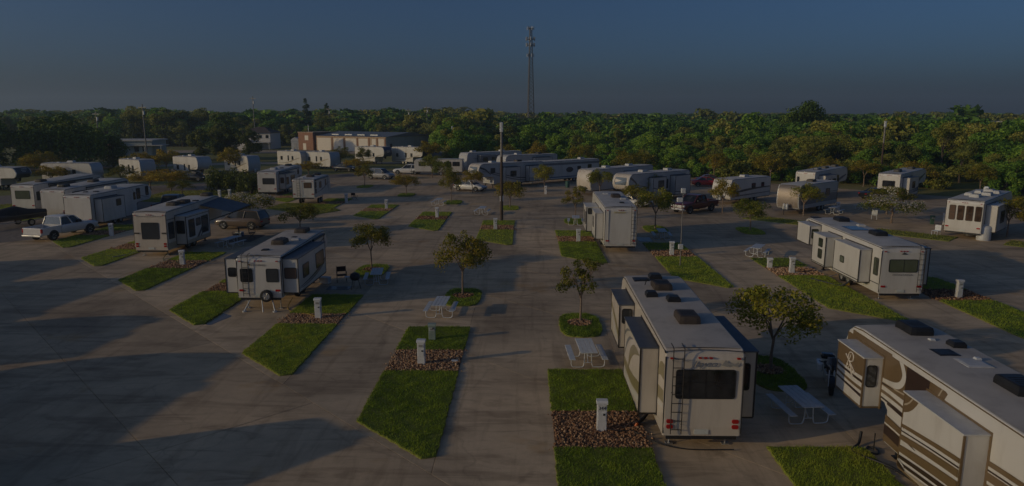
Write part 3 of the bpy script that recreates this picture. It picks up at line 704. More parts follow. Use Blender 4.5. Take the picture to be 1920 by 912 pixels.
# --- first row, to the left
def dec(*a): return list(a)
k3 = swoosh(8.2, [CHAR, GREYD], 1.6, .8)
K = make_rv('white camper with spare wheel and ladder on its rear, near the folding chair', (-14.28, 35.75), 0, '5th', 8.7, 2.4, .72, 2.98, 3.12, WHITE, ROOFT, decals=k3,
    slides=[dict(s='L', y=(.25, 3.6), z=(.95, 2.8), d=.72, rw=(.15, .55, 1.85, 2.3), w=[(1.4, 2.4, 1.8, 2.4)]), dict(s='R', y=(.25, 5.3), z=(.95, 2.8), d=.85, rw=(.12, .72, 1.75, 2.3), w=[(1.0, 2.0, 1.6, 2.3), (3.4, 4.9, 1.6, 2.45)], g=GLASSB)],
    windows=[('B', -.98, -.38, 1.62, 2.3, None, .5), ('B', .42, 1.02, 1.62, 2.3), ('R', 6.5, 7.2, 1.8, 2.5, GLASSB)], lad=-.86, acs=[(.0, 3.4), (.15, 7.0)], vents=[(-.15, 1.5, BLACK, .18, .08), (-.45, 5.0, BLACK, .18, .06), (.2, 5.3, BLACK, .16, .05), (.62, 4.4, LTROOF)], tails='bar', awning=('R', 5.5, 7.9, BLACK), cap=CHAR, ov=2.3)
txt('COMPASS', .15, LOGOGR, 'lettering', K, (.0, -.03, 2.52), (pi / 2, 0, 0), .004, stretch=1.1)
MB().add([(-.55, -.034, 2.6), (-.42, -.034, 2.6), (-.485, -.034, 2.44)], [(0, 1, 2)]).build('emblem', BROWN, K)
sp = wheel(K, .38, -.16, .33, .2, 1, name='spare_wheel'); sp.rotation_euler = (0, 0, pi / 2); sp.location = (.38, -.15, .86)
m = MB()
for s in (-.55, .55): m.tube([(s, .15, .7), (s * 1.5, -.25, .06)], .035, 5); m.cyl((s * 1.5, -.25, 0), (s * 1.5, -.25, .06), .12, n=10)
m.tube([(.1, -.1, .65), (.28, -.5, .05)], .03, 5)
m.build('rear_jack', GALV, K)

r4 = [('R', ribbon([(2.4, .45), (3.0, .95), (3.8, 1.6), (4.4, 2.1)], [.1, .2, .22, .12]), CHAR), ('R', ribbon([(3.0, .6), (3.7, 1.1), (4.4, 1.75)], [.05, .12, .06]), CHAR), belt(9.5, 2.72, .05, CHAR), belt(9.5, .55, .45, BEIGE)]
R4 = make_rv('cream fifth wheel with open blue awning and dark slide windows, behind the tan SUV', (-27.9, 50.0), 0, '5th', 9.6, 2.5, .48, 3.38, 3.6, CREAM, ROOFM, decals=r4,
    slides=[dict(s='R', y=(1.3, 5.2), z=(.72, 2.85), d=.82, m=WHITE, roof=LTROOF, rw=(.1, .68, 1.55, 2.5), w=[(1.7, 2.6, 1.2, 2.5), (2.9, 3.6, 1.9, 2.45), (3.8, 4.9, 1.2, 2.5)])],
    windows=[('B', -.62, .62, 1.35, 2.55), ('R', .25, 1.0, 1.3, 2.5)], acs=[(.3, 3.1), (.55, 4.2), (.5, 8.4)], vents=[(.95, 5.4, BLACK, .2, .08)], lad=None, tails='round')
m = MB(); m.add([(1.27, 5.4, 3.2), (1.27, 9.3, 3.42), (3.9, 9.2, 2.75), (3.9, 5.5, 2.62)] + [(1.27, 5.4, 3.17), (1.27, 9.3, 3.39), (3.9, 9.2, 2.72), (3.9, 5.5, 2.59)], [(0, 1, 2, 3), (7, 6, 5, 4), (0, 3, 7, 4), (1, 0, 4, 5), (2, 1, 5, 6), (3, 2, 6, 7)]); m.build('awning', M('awning_blue', (.14, .155, .18), .8, var=.15), R4)
m = MB(); m.cyl((3.92, 5.4, 2.6), (3.92, 9.25, 2.74), .06, n=8)
for yy in (5.6, 9.1): m.tube([(1.3, yy, 1.7), (3.9, yy, 2.6)], .03, 5)
m.build('awning_frame', DKTRIM, R4)
m = MB()
for s in (-1, 1): m.box(s * 1.02 - .17, s * 1.02 + .17, -.06, -.02, 1.72, 1.83)
m.build('rear_marker_band', DKBROWN, R4)
m = MB()
for x in np.arange(-.9, .95, .2): m.box(x - .03, x + .03, -.06, -.01, 3.02, 3.06)
m.build('lamp_row', BEIGE, R4)

R5 = make_rv('plain white fifth wheel with blank rear wall behind the white pickup', (-41.4, 62.4), 2, '5th', 9.8, 2.6, .5, 3.2, 3.35, WHITE, ROOFM, decals=[('R', ribbon([(6.4, 3.1), (7.2, 2.5), (9.0, 2.0), (9.8, 1.9)], [.04, .07, .06, .03]), GREYD), belt(9.8, 1.75, .04, GREYW)],
    slides=[dict(s='R', y=(.5, 3.9), z=(.62, 2.75), d=.75, w=[(2.6, 3.3, 1.9, 2.5)])], windows=[('R', 4.6, 4.85, 1.7, 2.35), ('R', 6.6, 6.9, 2.0, 2.7), ('R', 7.15, 7.75, 2.0, 3.05), ('R', 8.75, 9.25, 2.2, 3.1)], acs=[(.2, 4.8, LTROOF)], vents=[(-.2, 1.6, BLACK, .16, .1), (.5, 2.1, BLACK, .2, .08)], tails='bar')
R6 = make_rv('white fifth wheel with one wide rear window beside the left lawn', (-54.0, 72.6), 2, '5th', 11.5, 2.6, .45, 3.1, 3.4, WHITE, ROOFM, decals=swoosh(11.5, [CHAR, GREYD], 2.0, .8),
    slides=[dict(s='R', y=(2.5, 6.6), z=(.6, 2.75), d=.85, rw=(.15, .6, 1.9, 2.45), roof=CHAR, w=[(4.8, 5.8, 2.0, 2.55)])], windows=[('B', -.78, .78, 1.6, 2.45, GLASSG), ('R', .35, 1.0, 1.4, 2.3), ('R', 1.4, 1.9, 1.0, 2.4)], acs=[(.3, 2.5)], tails='bar', awning=('R', 2.2, 9.6, BLACK), jacks=False)
R6b = make_rv('white fifth wheel squeezed between two others, dark awning roll along its roof', (-47.2, 67.5), 2, '5th', 10.8, 2.55, .5, 3.15, 3.4, WHITE, ROOFM, decals=swoosh(10.8, [CHAR], 1.9, .7),
    slides=[dict(s='R', y=(1.2, 4.4), z=(.65, 2.7), d=.8, w=[(2, 2.9, 1.7, 2.4)], roof=CHAR)], windows=[('R', 6.2, 7.0, 1.9, 2.5)], acs=[(-.1, 1.9, BLACK), (.2, 6.1)], awning=('R', 3.2, 10.2, CHAR))
# --- second row
R24 = make_rv('white toy hauler with plain ramp rear wall and ladder, open slides on its left', (7.3, 52.0), 0, '5th', 10.2, 2.46, .55, 3.55, 3.75, WHITE, ROOFM, decals=[('B', ribbon([(.2, 1.2), (4, 1.0), (8, 1.8), (10, 2.6)], [.03, .1, .14, .04]), GREYD)],
    slides=[dict(s='L', y=(.9, 3.6), z=(.95, 2.95), d=.62, roof=LTROOF, w=[(2.2, 2.9, 1.7, 2.5)]), dict(s='L', y=(4.6, 7.3), z=(.95, 2.95), d=1.0, roof=LTROOF, rw=(.45, .85, 2.4, 2.85), w=[(4.9, 5.3, 1.5, 2.5), (6.0, 6.4, 1.5, 2.5)])],
    acs=[(.25, 5.4)], vents=[(.3, 2.0, BLACK, .18, .1), (.7, 4.2, LTROOF), (-.4, 7.2, LTROOF)], lad=.78, tails='bar', jacks=False)
txt('Sandpiper', .2, LOGOYEL, 'lettering', R24, (-.1, -.045, 3.17), (pi / 2, 0, 0), .004, .2, stretch=1.2)
m = MB()
for s in (-1, 1): m.box(s * .96 - .015, s * .96 + .015, -.055, -.02, .8, 3.3)
m.box(-.97, .97, -.055, -.02, .72, .76); m.build('ramp_door_edge', LTROOF, R24)
R30 = make_rv('long white fifth wheel with blue solar panel on its roof and three open left slides', (21.3, 38.35), 0, '5th', 11.0, 2.45, .45, 3.12, 3.3, WHITE, ROOFM, decals=[belt(11, .95, .05, DKTRIM)],
    slides=[dict(s='L', y=(1.1, 4.4), z=(.85, 2.75), d=.68, roof=LTROOF, trim=DKTRIM, w=[(3.0, 3.5, 1.6, 1.95)], g=GLASSG), dict(s='L', y=(4.95, 6.9), z=(.9, 2.8), d=1.0, roof=LTROOF, w=[(5.4, 5.95, 1.35, 1.9), (5.4, 5.95, 2.1, 2.6)], g=GLASSG), dict(s='L', y=(8.1, 10.2), z=(1.75, 3.02), d=.75, roof=LTROOF, rw=(.2, .6, 2.2, 2.8), g=GLASSG), dict(s='R', y=(.8, 4.3), z=(.8, 2.9), d=.7, roof=CHAR)],
    windows=[('B', -.74, .8, 1.72, 2.4, GLASSG, .52), ('L', .25, .72, 1.45, 2.4, GLASSG)], acs=[(.3, 3.6, BLACK), (.35, 8.7, BLACK)], vents=[(-.8, 10.1, BLACK, .3, .06), (.75, 6.7, LTROOF)], lad=.85, tails='bar')
MB().box(-.62, .42, 5.0, 6.5, 3.26, 3.30).build('solar_panel', SOLAR, R30)
MB().box(-.36, -.02, .8 + 8.2, 9.4, 3.3, 3.33).build('roof_hatch', LTROOF, R30)
txt('MONTANA', .15, LOGOGR, 'lettering', R30, (.03, -.045, 1.54), (pi / 2, 0, 0), .004, stretch=1.5)
MB().add([(-.15, -.045, 2.72), (.22, -.045, 2.72), (.08, -.045, 2.8), (.0, -.045, 2.84), (-.06, -.045, 2.79)], [tuple(range(5))]).build('mountain_emblem', CHAR, R30)
m = MB(); m.box(-1.95 - .0, -1.9, 8.2, 9.9, 2.35, 2.5); m.build('slide_stripe', DKTRIM, R30)

# --- third row on the right, noses away
R29 = make_rv('white fifth wheel with four tall rear windows and a white tank behind it', (37.3, 58.7), 45, '5th', 10.5, 2.75, .62, 3.35, 3.5, WHITE, ROOFM,
    slides=[dict(s='R', y=(.8, 4.6), z=(.75, 2.95), d=.85, roof=LTROOF, w=[(2.0, 3.4, 1.4, 2.4)])], windows=[('B', -1.08, -.66, 1.65, 2.85, GLASSB, -.5), ('B', -.47, -.03, 1.65, 2.85, GLASSB, -.5), ('B', .17, .63, 1.65, 2.85, GLASSB, -.5), ('B', .83, 1.25, 1.65, 2.85, GLASSB, -.5)],
    acs=[(.1, 2.6, LTROOF), (.55, 4.6, LTROOF), (.1, 7.5, LTROOF)], vents=[(-.6, 3.6, LTROOF, .3, .25), (.8, 6.6, LTROOF, .3, .25), (-.3, 5.4, LTROOF, .25, .3), (-.5, 9.3, GALV, .2, .3)], tails='bar', jacks=False)
R26 = make_rv('white fifth wheel with blue trim and round nose window stripe beyond the chrome nosed trailer', (35.6, 88.3), 45, '5th', 10.5, 2.5, .5, 3.4, 3.6, WHITE, ROOFM, decals=swoosh(10.5, [NAVY, BLUEA, GREYD], 1.5, .9), slides=[dict(s='R', y=(1.2, 4.8), z=(.7, 2.9), d=.85, w=[(2.0, 2.8, 1.6, 2.4), (3.4, 4.4, 1.1, 2.4)], roof=NAVY)],
    windows=[('B', -1.0, -.75, 1.9, 2.7), ('R', 6.6, 7.6, 1.7, 2.6)], acs=[(.2, 3, NAVY), (.1, 5.6, BLACK), (.2, 8.6, BLACK)], trim=NAVY)
R28 = make_rv('white fifth wheel with blue side stripes nearest the forest pole', (45.3, 86.6), 45, '5th', 10.2, 2.6, .5, 3.3, 3.5, WHITE, ROOFM, decals=swoosh(10.2, [NAVY, BLUEA, NAVY], 1.7, 1.0), slides=[dict(s='R', y=(1, 4.4), z=(.7, 2.8), d=.8, roof=NAVY, w=[(2, 3, 1.5, 2.3)])], windows=[('B', -.7, .7, 1.7, 2.4)], acs=[(.1, 2.6, BLACK), (-.2, 3.6), (.2, 7.5, BLACK)], trim=NAVY)
# --- third row, noses towards the camera
R27 = make_rv('grey trailer with rounded diamond plate nose behind a crape myrtle', (34.8, 80.0), 227, 'tt', 9.2, 2.5, .6, 3.1, 3.15, GREYW, ROOFM, decals=[('B', [[(0, 1.0), (9, 1.0), (9, 1.9), (0, 1.9)]], GREYD), belt(9, 2.0, .06, CHAR)], cap=CHROME, windows=[('L', 2, 3, 1.7, 2.4), ('L', 5, 5.8, 1.7, 2.4)], acs=[(0, 4)])
R25 = make_rv('white travel trailer with dark wavy stripe hitched behind the maroon pickup', (29.9, 87.6), 230, 'tt', 8.6, 2.5, .6, 2.95, 3.0, WHITE, ROOFM, decals=[('B', ribbon([(0, 1.75), (3, 1.7), (6, 1.55), (8.4, 1.3)], [.14, .2, .26, .14]), CHAR), ('B', ribbon([(0, 1.1), (8.4, .95)], [.1, .2]), GREYD)], windows=[('L', 1.5, 2.1, 1.8, 2.3), ('L', 3.4, 4.2, 1.8, 2.3)], acs=[(0, 4, LTROOF)])
R23 = make_rv('grey and white fifth wheel with big curved nose window facing the camera', (20.4, 90.4), 227, '5th', 12.4, 2.5, .6, 3.5, 3.6, GREYW, ROOFM, cap=CREAM, capwin=True, decals=[('B', ribbon([(12.2, 3.2), (11.2, 2.6), (10.6, 1.9), (9.8, 1.2)], [.3, .2, .16, .05]), CHAR)] + swoosh(12, [CHAR, WHITE], 1.3, .8), slides=[dict(s='L', y=(1.0, 4.2), z=(.7, 3.0), d=.8, m=GREYW), dict(s='L', y=(6, 8.6), z=(.7, 3.0), d=.7, m=GREYW, w=[(6.5, 7.6, 1.6, 2.6)])], windows=[('L', 4.7, 5.6, 1.5, 2.6)], acs=[(.1, 3, LTROOF), (.2, 8, LTROOF)])
R22 = make_rv('long pale trailer with rounded white nose behind the small myrtle', (17.6, 101.0), 227, 'tt', 13.4, 2.5, .6, 3.4, 3.35, GREYW, ROOFM, cap=CREAM, decals=swoosh(13, [BLUEA, GREYD], 1.4, .8), windows=[('L', 2, 3, 1.7, 2.4), ('L', 7, 8.2, 1.6, 2.4)], acs=[(0, 4, LTROOF), (0, 9, LTROOF)], slides=[dict(s='L', y=(3.6, 6.6), z=(.7, 2.8), d=.8, m=GREYW, roof=LTROOF, w=[(4.4, 5.4, 1.6, 2.4)])])
R20 = make_rv('grey fifth wheel with slanted nose window nearest the white sedan', (1.9, 107.3), 228, '5th', 12.6, 2.5, .6, 3.5, 3.6, GREYW, ROOFM, cap=CREAM, capwin=True, decals=swoosh(12.4, [CHAR, WHITE, GREYD], 1.5, .9) + [('B', ribbon([(12.4, 3.1), (11.3, 2.7), (10.4, 2.0)], [.25, .22, .08]), CHAR)], slides=[dict(s='L', y=(5.4, 8.2), z=(.7, 2.95), d=.8, m=GREYW, w=[(6.2, 7.3, 1.7, 2.4)]), dict(s='L', y=(1.0, 3.6), z=(.7, 2.95), d=.8, m=WHITE)], windows=[('L', 9.6, 10.4, 2.2, 2.9)], acs=[(.1, 4), (.1, 9, LTROOF)])
R21 = make_rv('white travel trailer with round side emblem and open doorway by the forest', (11.4, 115.2), 231, 'tt', 12.6, 2.5, .6, 3.4, 3.4, WHITE, ROOFM, decals=[('B', [[(0, 2.75), (12.6, 2.75), (12.6, 3.1), (0, 3.1)]], GREYD), belt(12.6, .6, .35, BLUEA)], windows=[('L', 4.2, 4.9, 1.9, 2.4), ('L', 1.8, 2.6, .9, 2.6, GLASSG)], acs=[(0, 3, LTROOF)])
m = MB(); m.prism([(6.6 + .75 * cos(a), 1.95 + .42 * sin(a)) for a in np.linspace(0, 2 * pi, 20, endpoint=False)], 'x', -1.28, -1.25); m.build('emblem', CHAR, R21)
R19 = make_rv('long grey fifth wheel with dark roof edge in the back of the middle row', (5.0, 127.0), 229, '5th', 12.2, 2.5, .6, 3.55, 3.7, GREYW, ROOFM, decals=swoosh(12, [CHAR, BEIGE], 1.7, .9), slides=[dict(s='L', y=(2, 6), z=(.7, 3.1), d=.8, m=GREYW, w=[(3, 4.5, 1.6, 2.6)])], windows=[('L', 8, 9, 1.8, 2.6)], acs=[(0, 3.5, BLACK), (0, 8.5, LTROOF)])
R18 = make_rv('tall grey camper with two bright slide windows behind the light pole', (-1.5, 133.5), 229, 'tt', 13.0, 2.5, .6, 3.75, 3.8, GREYW, ROOFM, decals=swoosh(12, [CHAR], 1.7, .9), slides=[dict(s='L', y=(6.4, 10.6), z=(.7, 3.3), d=.9, m=GREYD, roof=LTROOF, w=[(7.2, 8.0, 2.3, 2.9), (9.0, 10.0, 2.3, 2.9)], g=GLASSG)], windows=[('L', 1.5, 3, 2.0, 2.6)], acs=[(0, 4, LTROOF), (.3, 10.5, LTROOF)])
# --- far row at the left, noses to the right
FW = [('white travel trailer with grey nose nearest the big oaks', (-73, 104), 8.2, WHITE, GREYW, 'tt', None), ('small white travel trailer with dark side windows and blank grey nose', (-66.8, 114.5), 6.8, WHITE, GREYW, 'tt', CHAR),
      ('tall white trailer with brown rear corner beside the dark vehicles', (-58.6, 116.2), 7.4, WHITE, WHITE, '5th', None), ('white travel trailer with grey nose left of the round hedge', (-54.2, 126.0), 7.2, WHITE, GREYW, 'tt', None),
      ('white camper mostly hidden behind the tall rear windowed fifth wheel', (-50.0, 141.5), 7.5, WHITE, GREYW, 'tt', None), ('white trailer with porch canopy in front of the long warehouse', (-43.5, 138.8), 7.6, WHITE, GREYW, 'tt', BEIGE),
      ('white fifth wheel with navy nose panel in front of the warehouse end bay', (-37.0, 153.5), 9.0, WHITE, NAVY, '5th', None), ('white fifth wheel with navy nose panel beside the blue container', (-28.6, 152.5), 9.0, WHITE, NAVY, '5th', None)]
for i, (lb, p, L_, bd, cp, kd, st) in enumerate(FW):
    hd_ = 124 if i != 0 else 95
    make_rv(lb, p, hd_, kd, L_, 2.5, .6, 3.35 if kd == 'tt' else 3.7, 3.4 if kd == 'tt' else 3.8, bd, ROOFM, cap=cp, decals=(swoosh(L_, [st or GREYD, BEIGE], 1.3, .7) if i not in (0,) else []), caplogo=(cp is NAVY),
            windows=[('R', L_ * .15, L_ * .15 + .6, 1.6, 2.3), ('R', L_ * .45, L_ * .45 + .35, 1.5, 2.5), ('R', L_ * .62, L_ * .62 + .5, 1.7, 2.4)], acs=[(0, L_ * .5, LTROOF)], vents=[(.5, L_ * .3, LTROOF)])
make_rv('white trailer with navy nose graphic at the far left edge', (-77.5, 97.5), 100, '5th', 6.5, 2.5, .7, 3.2, 3.2, WHITE, ROOFM, cap=CHAR, caplogo=True, windows=[('R', 1, 1.7, 1.6, 2.3)], acs=[(0, 2, LTROOF)])
R12 = make_rv('white fifth wheel with wide dark rear window beside the round hedge', (-33.9, 89.6), 0, '5th', 10.6, 2.55, .5, 3.15, 3.4, WHITE, ROOFM, decals=swoosh(10.6, [CHAR, GREYD], 1.2, .6), slides=[dict(s='R', y=(1.0, 5.2), z=(.8, 2.75), d=.85, roof=NAVY, w=[(1.3, 2.2, 1.4, 2.3), (3.0, 4.7, 1.6, 2.4)], g=GLASSB, rw=(.2, .6, 1.6, 2.3))], windows=[('B', -.55, .95, 1.55, 2.3), ('R', 8.4, 8.9, 2.2, 2.8)], acs=[(0, 2.8, LTROOF), (.2, 8, BLACK)], vents=[(.5, 4.4, BLACK)], awning=('R', 1, 9, CHAR), tails='bar')
R13 = make_rv('small white trailer high on its wheels with square rear window', (-25.9, 79.6), 0, 'tt', 6.6, 2.6, .95, 3.1, 3.15, WHITE, ROOFM, slides=[], windows=[('B', .1, .95, 2.1, 2.7, GLASSB), ('R', .3, .8, 2.1, 2.7), ('R', .3, .8, 1.4, 1.9), ('R', 2.0, 2.8, 1.9, 2.6), ('R', 4.4, 4.8, 2.0, 2.7)], decals=swoosh(6.6, [CHAR], 1.7, .5), acs=[(.1, 2.6), (.2, 5, BLACK)], vents=[(-.4, 1, LTROOF)], awning=('R', .3, 5.5, CHAR), lad=-.7, tails='bar', jacks=False)
# --- campers across the road, out of the picture: their shadows fall on the road
for i, (p, h) in enumerate((((-27.6, 13.6), 0), ((-23.3, 12.4), 45), ((-33.4, 23.6), 0), ((-40.3, 27.0), 0), ((-47.2, 33.6), 0))):
    o = copy_tree([R6b, R13, R13, R6, R12][i], ['white fifth wheel across the road nearest the camera', 'small white trailer parked askew across the road', 'small white trailer standing straight across the road', 'third white fifth wheel across the road', 'fourth white fifth wheel across the road'][i], 'campers across the road', (*p, 0), h)

# ---------------------------------------------------------------- cars, trucks, motorcycle, boat
def car_paint(name, c): return M(name, c, .28, var=.05, coat=.7)
def make_car(label, loc, hd, paint, kind='sedan', L=4.7, W=1.82, cat='car', name='parked_car', H=None):
    """origin under the tail, +Y to the bonnet"""
    t = thing(name, label, cat, (loc[0], loc[1], 0), hd)
    if kind == 'sedan': H = H or 1.45; st = [(0, .45, .80, .80), (.12, .32, .92, .90), (.9, .26, 1.0, .95), (1.3, .24, 1.0, .99), (3.0, .24, .96, 1.0), (3.5, .24, .93, .98), (L - .35, .28, .78, .93), (L - .05, .36, .62, .84), (L, .45, .55, .78)]; cab = (.75, 1.45, 2.6, 3.45)
    elif kind == 'sport': H = H or 1.24; st = [(0, .45, .78, .82), (.1, .30, .92, .92), (.9, .22, .95, 1.0), (1.6, .2, .90, 1.0), (2.9, .2, .84, .98), (3.5, .22, .80, .98), (L - .4, .26, .66, .92), (L - .05, .34, .52, .82), (L, .4, .48, .75)]; cab = (.55, 1.5, 2.2, 3.1)
    else: H = H or 1.78; st = [(0, .5, .98, .86), (.1, .36, 1.08, .93), (.8, .32, 1.12, .98), (1.5, .30, 1.12, 1.0), (3.2, .30, 1.10, 1.0), (3.7, .30, 1.06, .99), (L - .3, .34, .95, .95), (L - .04, .42, .80, .88), (L, .5, .72, .82)]; cab = (.06, .42, 2.75, 3.6)
    hw = W / 2; rings = []
    for y, zl, zh, f in st:
        w = hw * f; zm = (zl + zh) / 2
        rings.append([(-w * .9, y, zl), (-w, y, zl + .14), (-w, y, zm + .05), (-w * .95, y, zh - .04), (-w * .8, y, zh), (0, y, zh + .03), (w * .8, y, zh), (w * .95, y, zh - .04), (w, y, zm + .05), (w, y, zl + .14), (w * .9, y, zl)])
    MB().loft(rings).build('body', paint, t)
    a, b, c, d = cab
    def zh_at(y):
        for (y0, _, h0, _), (y1, _, h1, _) in zip(st, st[1:]):
            if y0 <= y <= y1: return h0 + (h1 - h0) * (y - y0) / (y1 - y0)
        return .9
    wb, wt = hw * .93, hw * .74
    A, B_, C_, D_ = zh_at(a) - .03, H - .06, H - .06, zh_at(d) - .03
    g = MB(); g.loft([[(-wb, a, A), (-wb * .6, a - .02, A), (wb * .6, a - .02, A), (wb, a, A)], [(-wt, b, B_), (-wt * .6, b - .04, B_ + .01), (wt * .6, b - .04, B_ + .01), (wt, b, B_)]], close=False, caps=False)
    g.loft([[(-wt, c, C_), (-wt * .6, c + .04, C_ + .01), (wt * .6, c + .04, C_ + .01), (wt, c, C_)], [(-wb, d, D_), (-wb * .6, d + .05, D_), (wb * .6, d + .05, D_), (wb, d, D_)]], close=False, caps=False)
    for s in (-1, 1): g.add([(s * wb, a, A), (s * wt, b, B_), (s * wt, c, C_), (s * wb, d, D_)], [(0, 1, 2, 3)])
    g.build('glass', GLASS, t)
    r = MB(); r.loft([[(x * wt * 1.02, yy, zz + .03 * (1 - x * x)) for x in (-1, -.5, 0, .5, 1)] for yy, zz in ((b - .06, B_ - .01), (b + .15, H - .02), ((b + c) / 2, H), (c - .15, H - .02), (c + .06, B_ - .01))], close=False, caps=False)
    for s in (-1, 1):
        for (y0, z0, w0), (y1, z1, w1) in (((a, A, wb), (b, B_, wt)), ((c, C_, wt), (d, D_, wb)), (((a + d) / 2 - .1, zh_at(2.2) - .03, wb), ((b + c) / 2, B_, wt))): r.tube([(s * (w0 + .005), y0, z0), (s * (w1 + .005), y1, z1)], .045, 4)
        r.tube([(s * (wt + .005), b, B_), (s * (wt + .005), c, C_)], .04, 4)
    r.build('roof', paint, t)
    for s in (-1, 1):
        for y in (.85 if kind != 'suv' else .95, L - .95): wheel(t, s * (hw - .1), y, .33 if kind != 'suv' else .40, .22, s)
        for y in (.85 if kind != 'suv' else .95, L - .95):
            q = .40 if kind != 'suv' else .45
            MB().prism([(y + q * cos(u), (.33 if kind != 'suv' else .37) + q * sin(u)) for u in np.linspace(-.3, pi + .3, 14)], 'x', s * (hw - .16), s * (hw + .004)).build('wheel_arch', BLACK, t)
        MB().rbox(min(s * hw * .5, s * hw * .86), max(s * hw * .5, s * hw * .86), L - .22, L - .06 + .03, .56, .70, .03).build('headlight', GALV, t)
        MB().rbox(min(s * hw * .52, s * hw * .88), max(s * hw * .52, s * hw * .88), -.02, .12, .72, .86, .03).build('tail_light', RED, t)
        MB().rbox(min(s * hw * .95, s * (hw + .16)), max(s * hw * .95, s * (hw + .16)), d - .45, d - .3, zh_at(d - .4) + .02, zh_at(d - .4) + .16, .03).build('mirror', paint, t)
        MB().box(min(s * hw, s * hw * 1.006), max(s * hw, s * hw * 1.006), (a + d) / 2 + .05, (a + d) / 2 + .2, .82, .85).build('door_handle', BLACK, t)
    MB().rbox(-hw * .45, hw * .45, L - .1, L + .012, .36, .56, .03).build('grille', BLACK, t)
    MB().rbox(-hw * .8, hw * .8, -.03, .06, .4, .52, .02).build('bumper', BLACK if kind == 'suv' else paint, t)
    return t
def make_pickup(label, loc, hd, paint, L=5.9, W=2.0):
    t = thing('pickup_truck', label, 'truck', (loc[0], loc[1], 0), hd); hw = W / 2
    yb = 1.95     # end of the bed
    b = MB()      # bed: sides, tailgate, floor
    for s in (-1, 1): b.rbox(min(s * (hw - .16), s * hw), max(s * (hw - .16), s * hw), .06, yb, .55, 1.2, .05)
    b.rbox(-hw + .1, hw - .1, .06, yb, .55, .78, .03); b.build('bed', paint, t)
    MB().rbox(-hw + .06, hw - .06, 0, .09, .62, 1.19, .04).build('tailgate', paint, t)
    MB().box(-hw + .16, hw - .16, .12, yb - .02, .785, .80).build('bed_liner', BLACK, t)
    st = [(yb + .02, .5, 1.22, 1.0), (yb + .4, .45, 1.24, 1.0), (3.6, .45, 1.24, 1.0), (4.15, .45, 1.22, 1.0), (4.3, .45, 1.2, .98), (L - .4, .45, 1.12, .96), (L - .1, .5, 1.04, .92), (L, .55, .98, .88)]
    rings = []
    for y, zl, zh, f in st:
        w = hw * f; rings.append([(-w * .92, y, zl), (-w, y, zl + .12), (-w, y, zh - .2), (-w * .96, y, zh - .05), (-w * .82, y, zh), (0, y, zh + .03), (w * .82, y, zh), (w * .96, y, zh - .05), (w, y, zh - .2), (w, y, zl + .12), (w * .92, y, zl)])
    MB().loft(rings).build('body', paint, t)
    wb, wt, H = hw * .95, hw * .78, 1.92
    a, bb, c, d = yb + .05, yb + .22, 3.45, 4.22
    g = MB(); g.loft([[(-wb, a, 1.2), (wb, a, 1.2)], [(-wt, bb, H - .07), (wt, bb, H - .07)]], close=False, caps=False, smooth=False); g.loft([[(-wt, c, H - .07), (0, c + .05, H - .06), (wt, c, H - .07)], [(-wb, d, 1.2), (0, d + .08, 1.22), (wb, d, 1.2)]], close=False, caps=False)
    for s in (-1, 1): g.add([(s * wb, a, 1.2), (s * wt, bb, H - .07), (s * wt, c, H - .07), (s * wb, d, 1.2)], [(0, 1, 2, 3)])
    g.build('glass', GLASS, t)
    r = MB(); r.loft([[(x * wt * 1.03, yy, zz + .03 * (1 - x * x)) for x in (-1, -.5, 0, .5, 1)] for yy, zz in ((bb - .05, H - .1), (bb + .1, H - .02), ((bb + c) / 2, H), (c - .15, H - .02), (c + .06, H - .08))], close=False, caps=False)
    for s in (-1, 1):
        for (y0, z0, w0), (y1, z1, w1) in (((a, 1.2, wb), (bb, H - .07, wt)), ((c, H - .07, wt), (d, 1.2, wb)), (((a + d) / 2, 1.2, wb), ((bb + c) / 2, H - .07, wt))): r.tube([(s * (w0 + .006), y0, z0), (s * (w1 + .006), y1, z1)], .06, 4)
        r.tube([(s * (wt + .01), bb, H - .07), (s * (wt + .01), c, H - .07)], .045, 4)
    r.build('cab_roof', paint, t)
    for s in (-1, 1):
        for y in (1.15, L - 1.0):
            wheel(t, s * (hw - .12), y, .41, .26, s)
            MB().prism([(y + .5 * cos(u), .41 + .5 * sin(u)) for u in np.linspace(-.25, pi + .25, 14)], 'x', s * (hw - .2), s * (hw + .004)).build('wheel_arch', BLACK, t)
        MB().rbox(min(s * hw * .62, s * hw * .93), max(s * hw * .62, s * hw * .93), L - .18, L + .02, .78, .98, .03).build('headlight', GALV, t)
        MB().rbox(min(s * (hw - .14), s * (hw + .006)), max(s * (hw - .14), s * (hw + .006)), -.01, .14, .78, 1.12, .03).build('tail_light', RED, t)
        MB().rbox(min(s * hw, s * (hw + .2)), max(s * hw, s * (hw + .2)), 3.75, 3.88, 1.22, 1.45, .03).build('mirror', BLACK, t)
    MB().rbox(-hw * .58, hw * .58, L - .1, L + .02, .66, .98, .03).build('grille', ALU, t)
    MB().rbox(-hw * .95, hw * .95, L - .15, L + .08, .42, .62, .04).build('front_bumper', ALU, t)
    MB().rbox(-hw * .95, hw * .95, -.14, .08, .46, .62, .04).build('rear_bumper', ALU, t)
    MB().box(-.25, .25, -.155, -.145, .5, .6).build('licence_plate', PLATE, t)
    return t
PW = car_paint('paint_white', (.70, .70, .70)); PMAR = car_paint('paint_maroon', (.12, .018, .018)); PTAN = car_paint('paint_tan', (.16, .12, .09)); PSIL = car_paint('paint_silver', (.36, .35, .34)); PRED = car_paint('paint_red', (.38, .015, .015)); PBLK = car_paint('paint_black', (.02, .02, .022)); PBLU = car_paint('paint_blue', (.05, .09, .16))
make_pickup('white pickup truck with open bed parked over the small lawn at the left', (-41.0, 55.6), 12, PW)
make_pickup('maroon pickup truck facing the camera by the slim pole', (20.9, 77.4), 231, PMAR)
make_pickup('blue pickup truck half hidden behind the awning camper', (-38.6, 71.5), 0, PBLU)
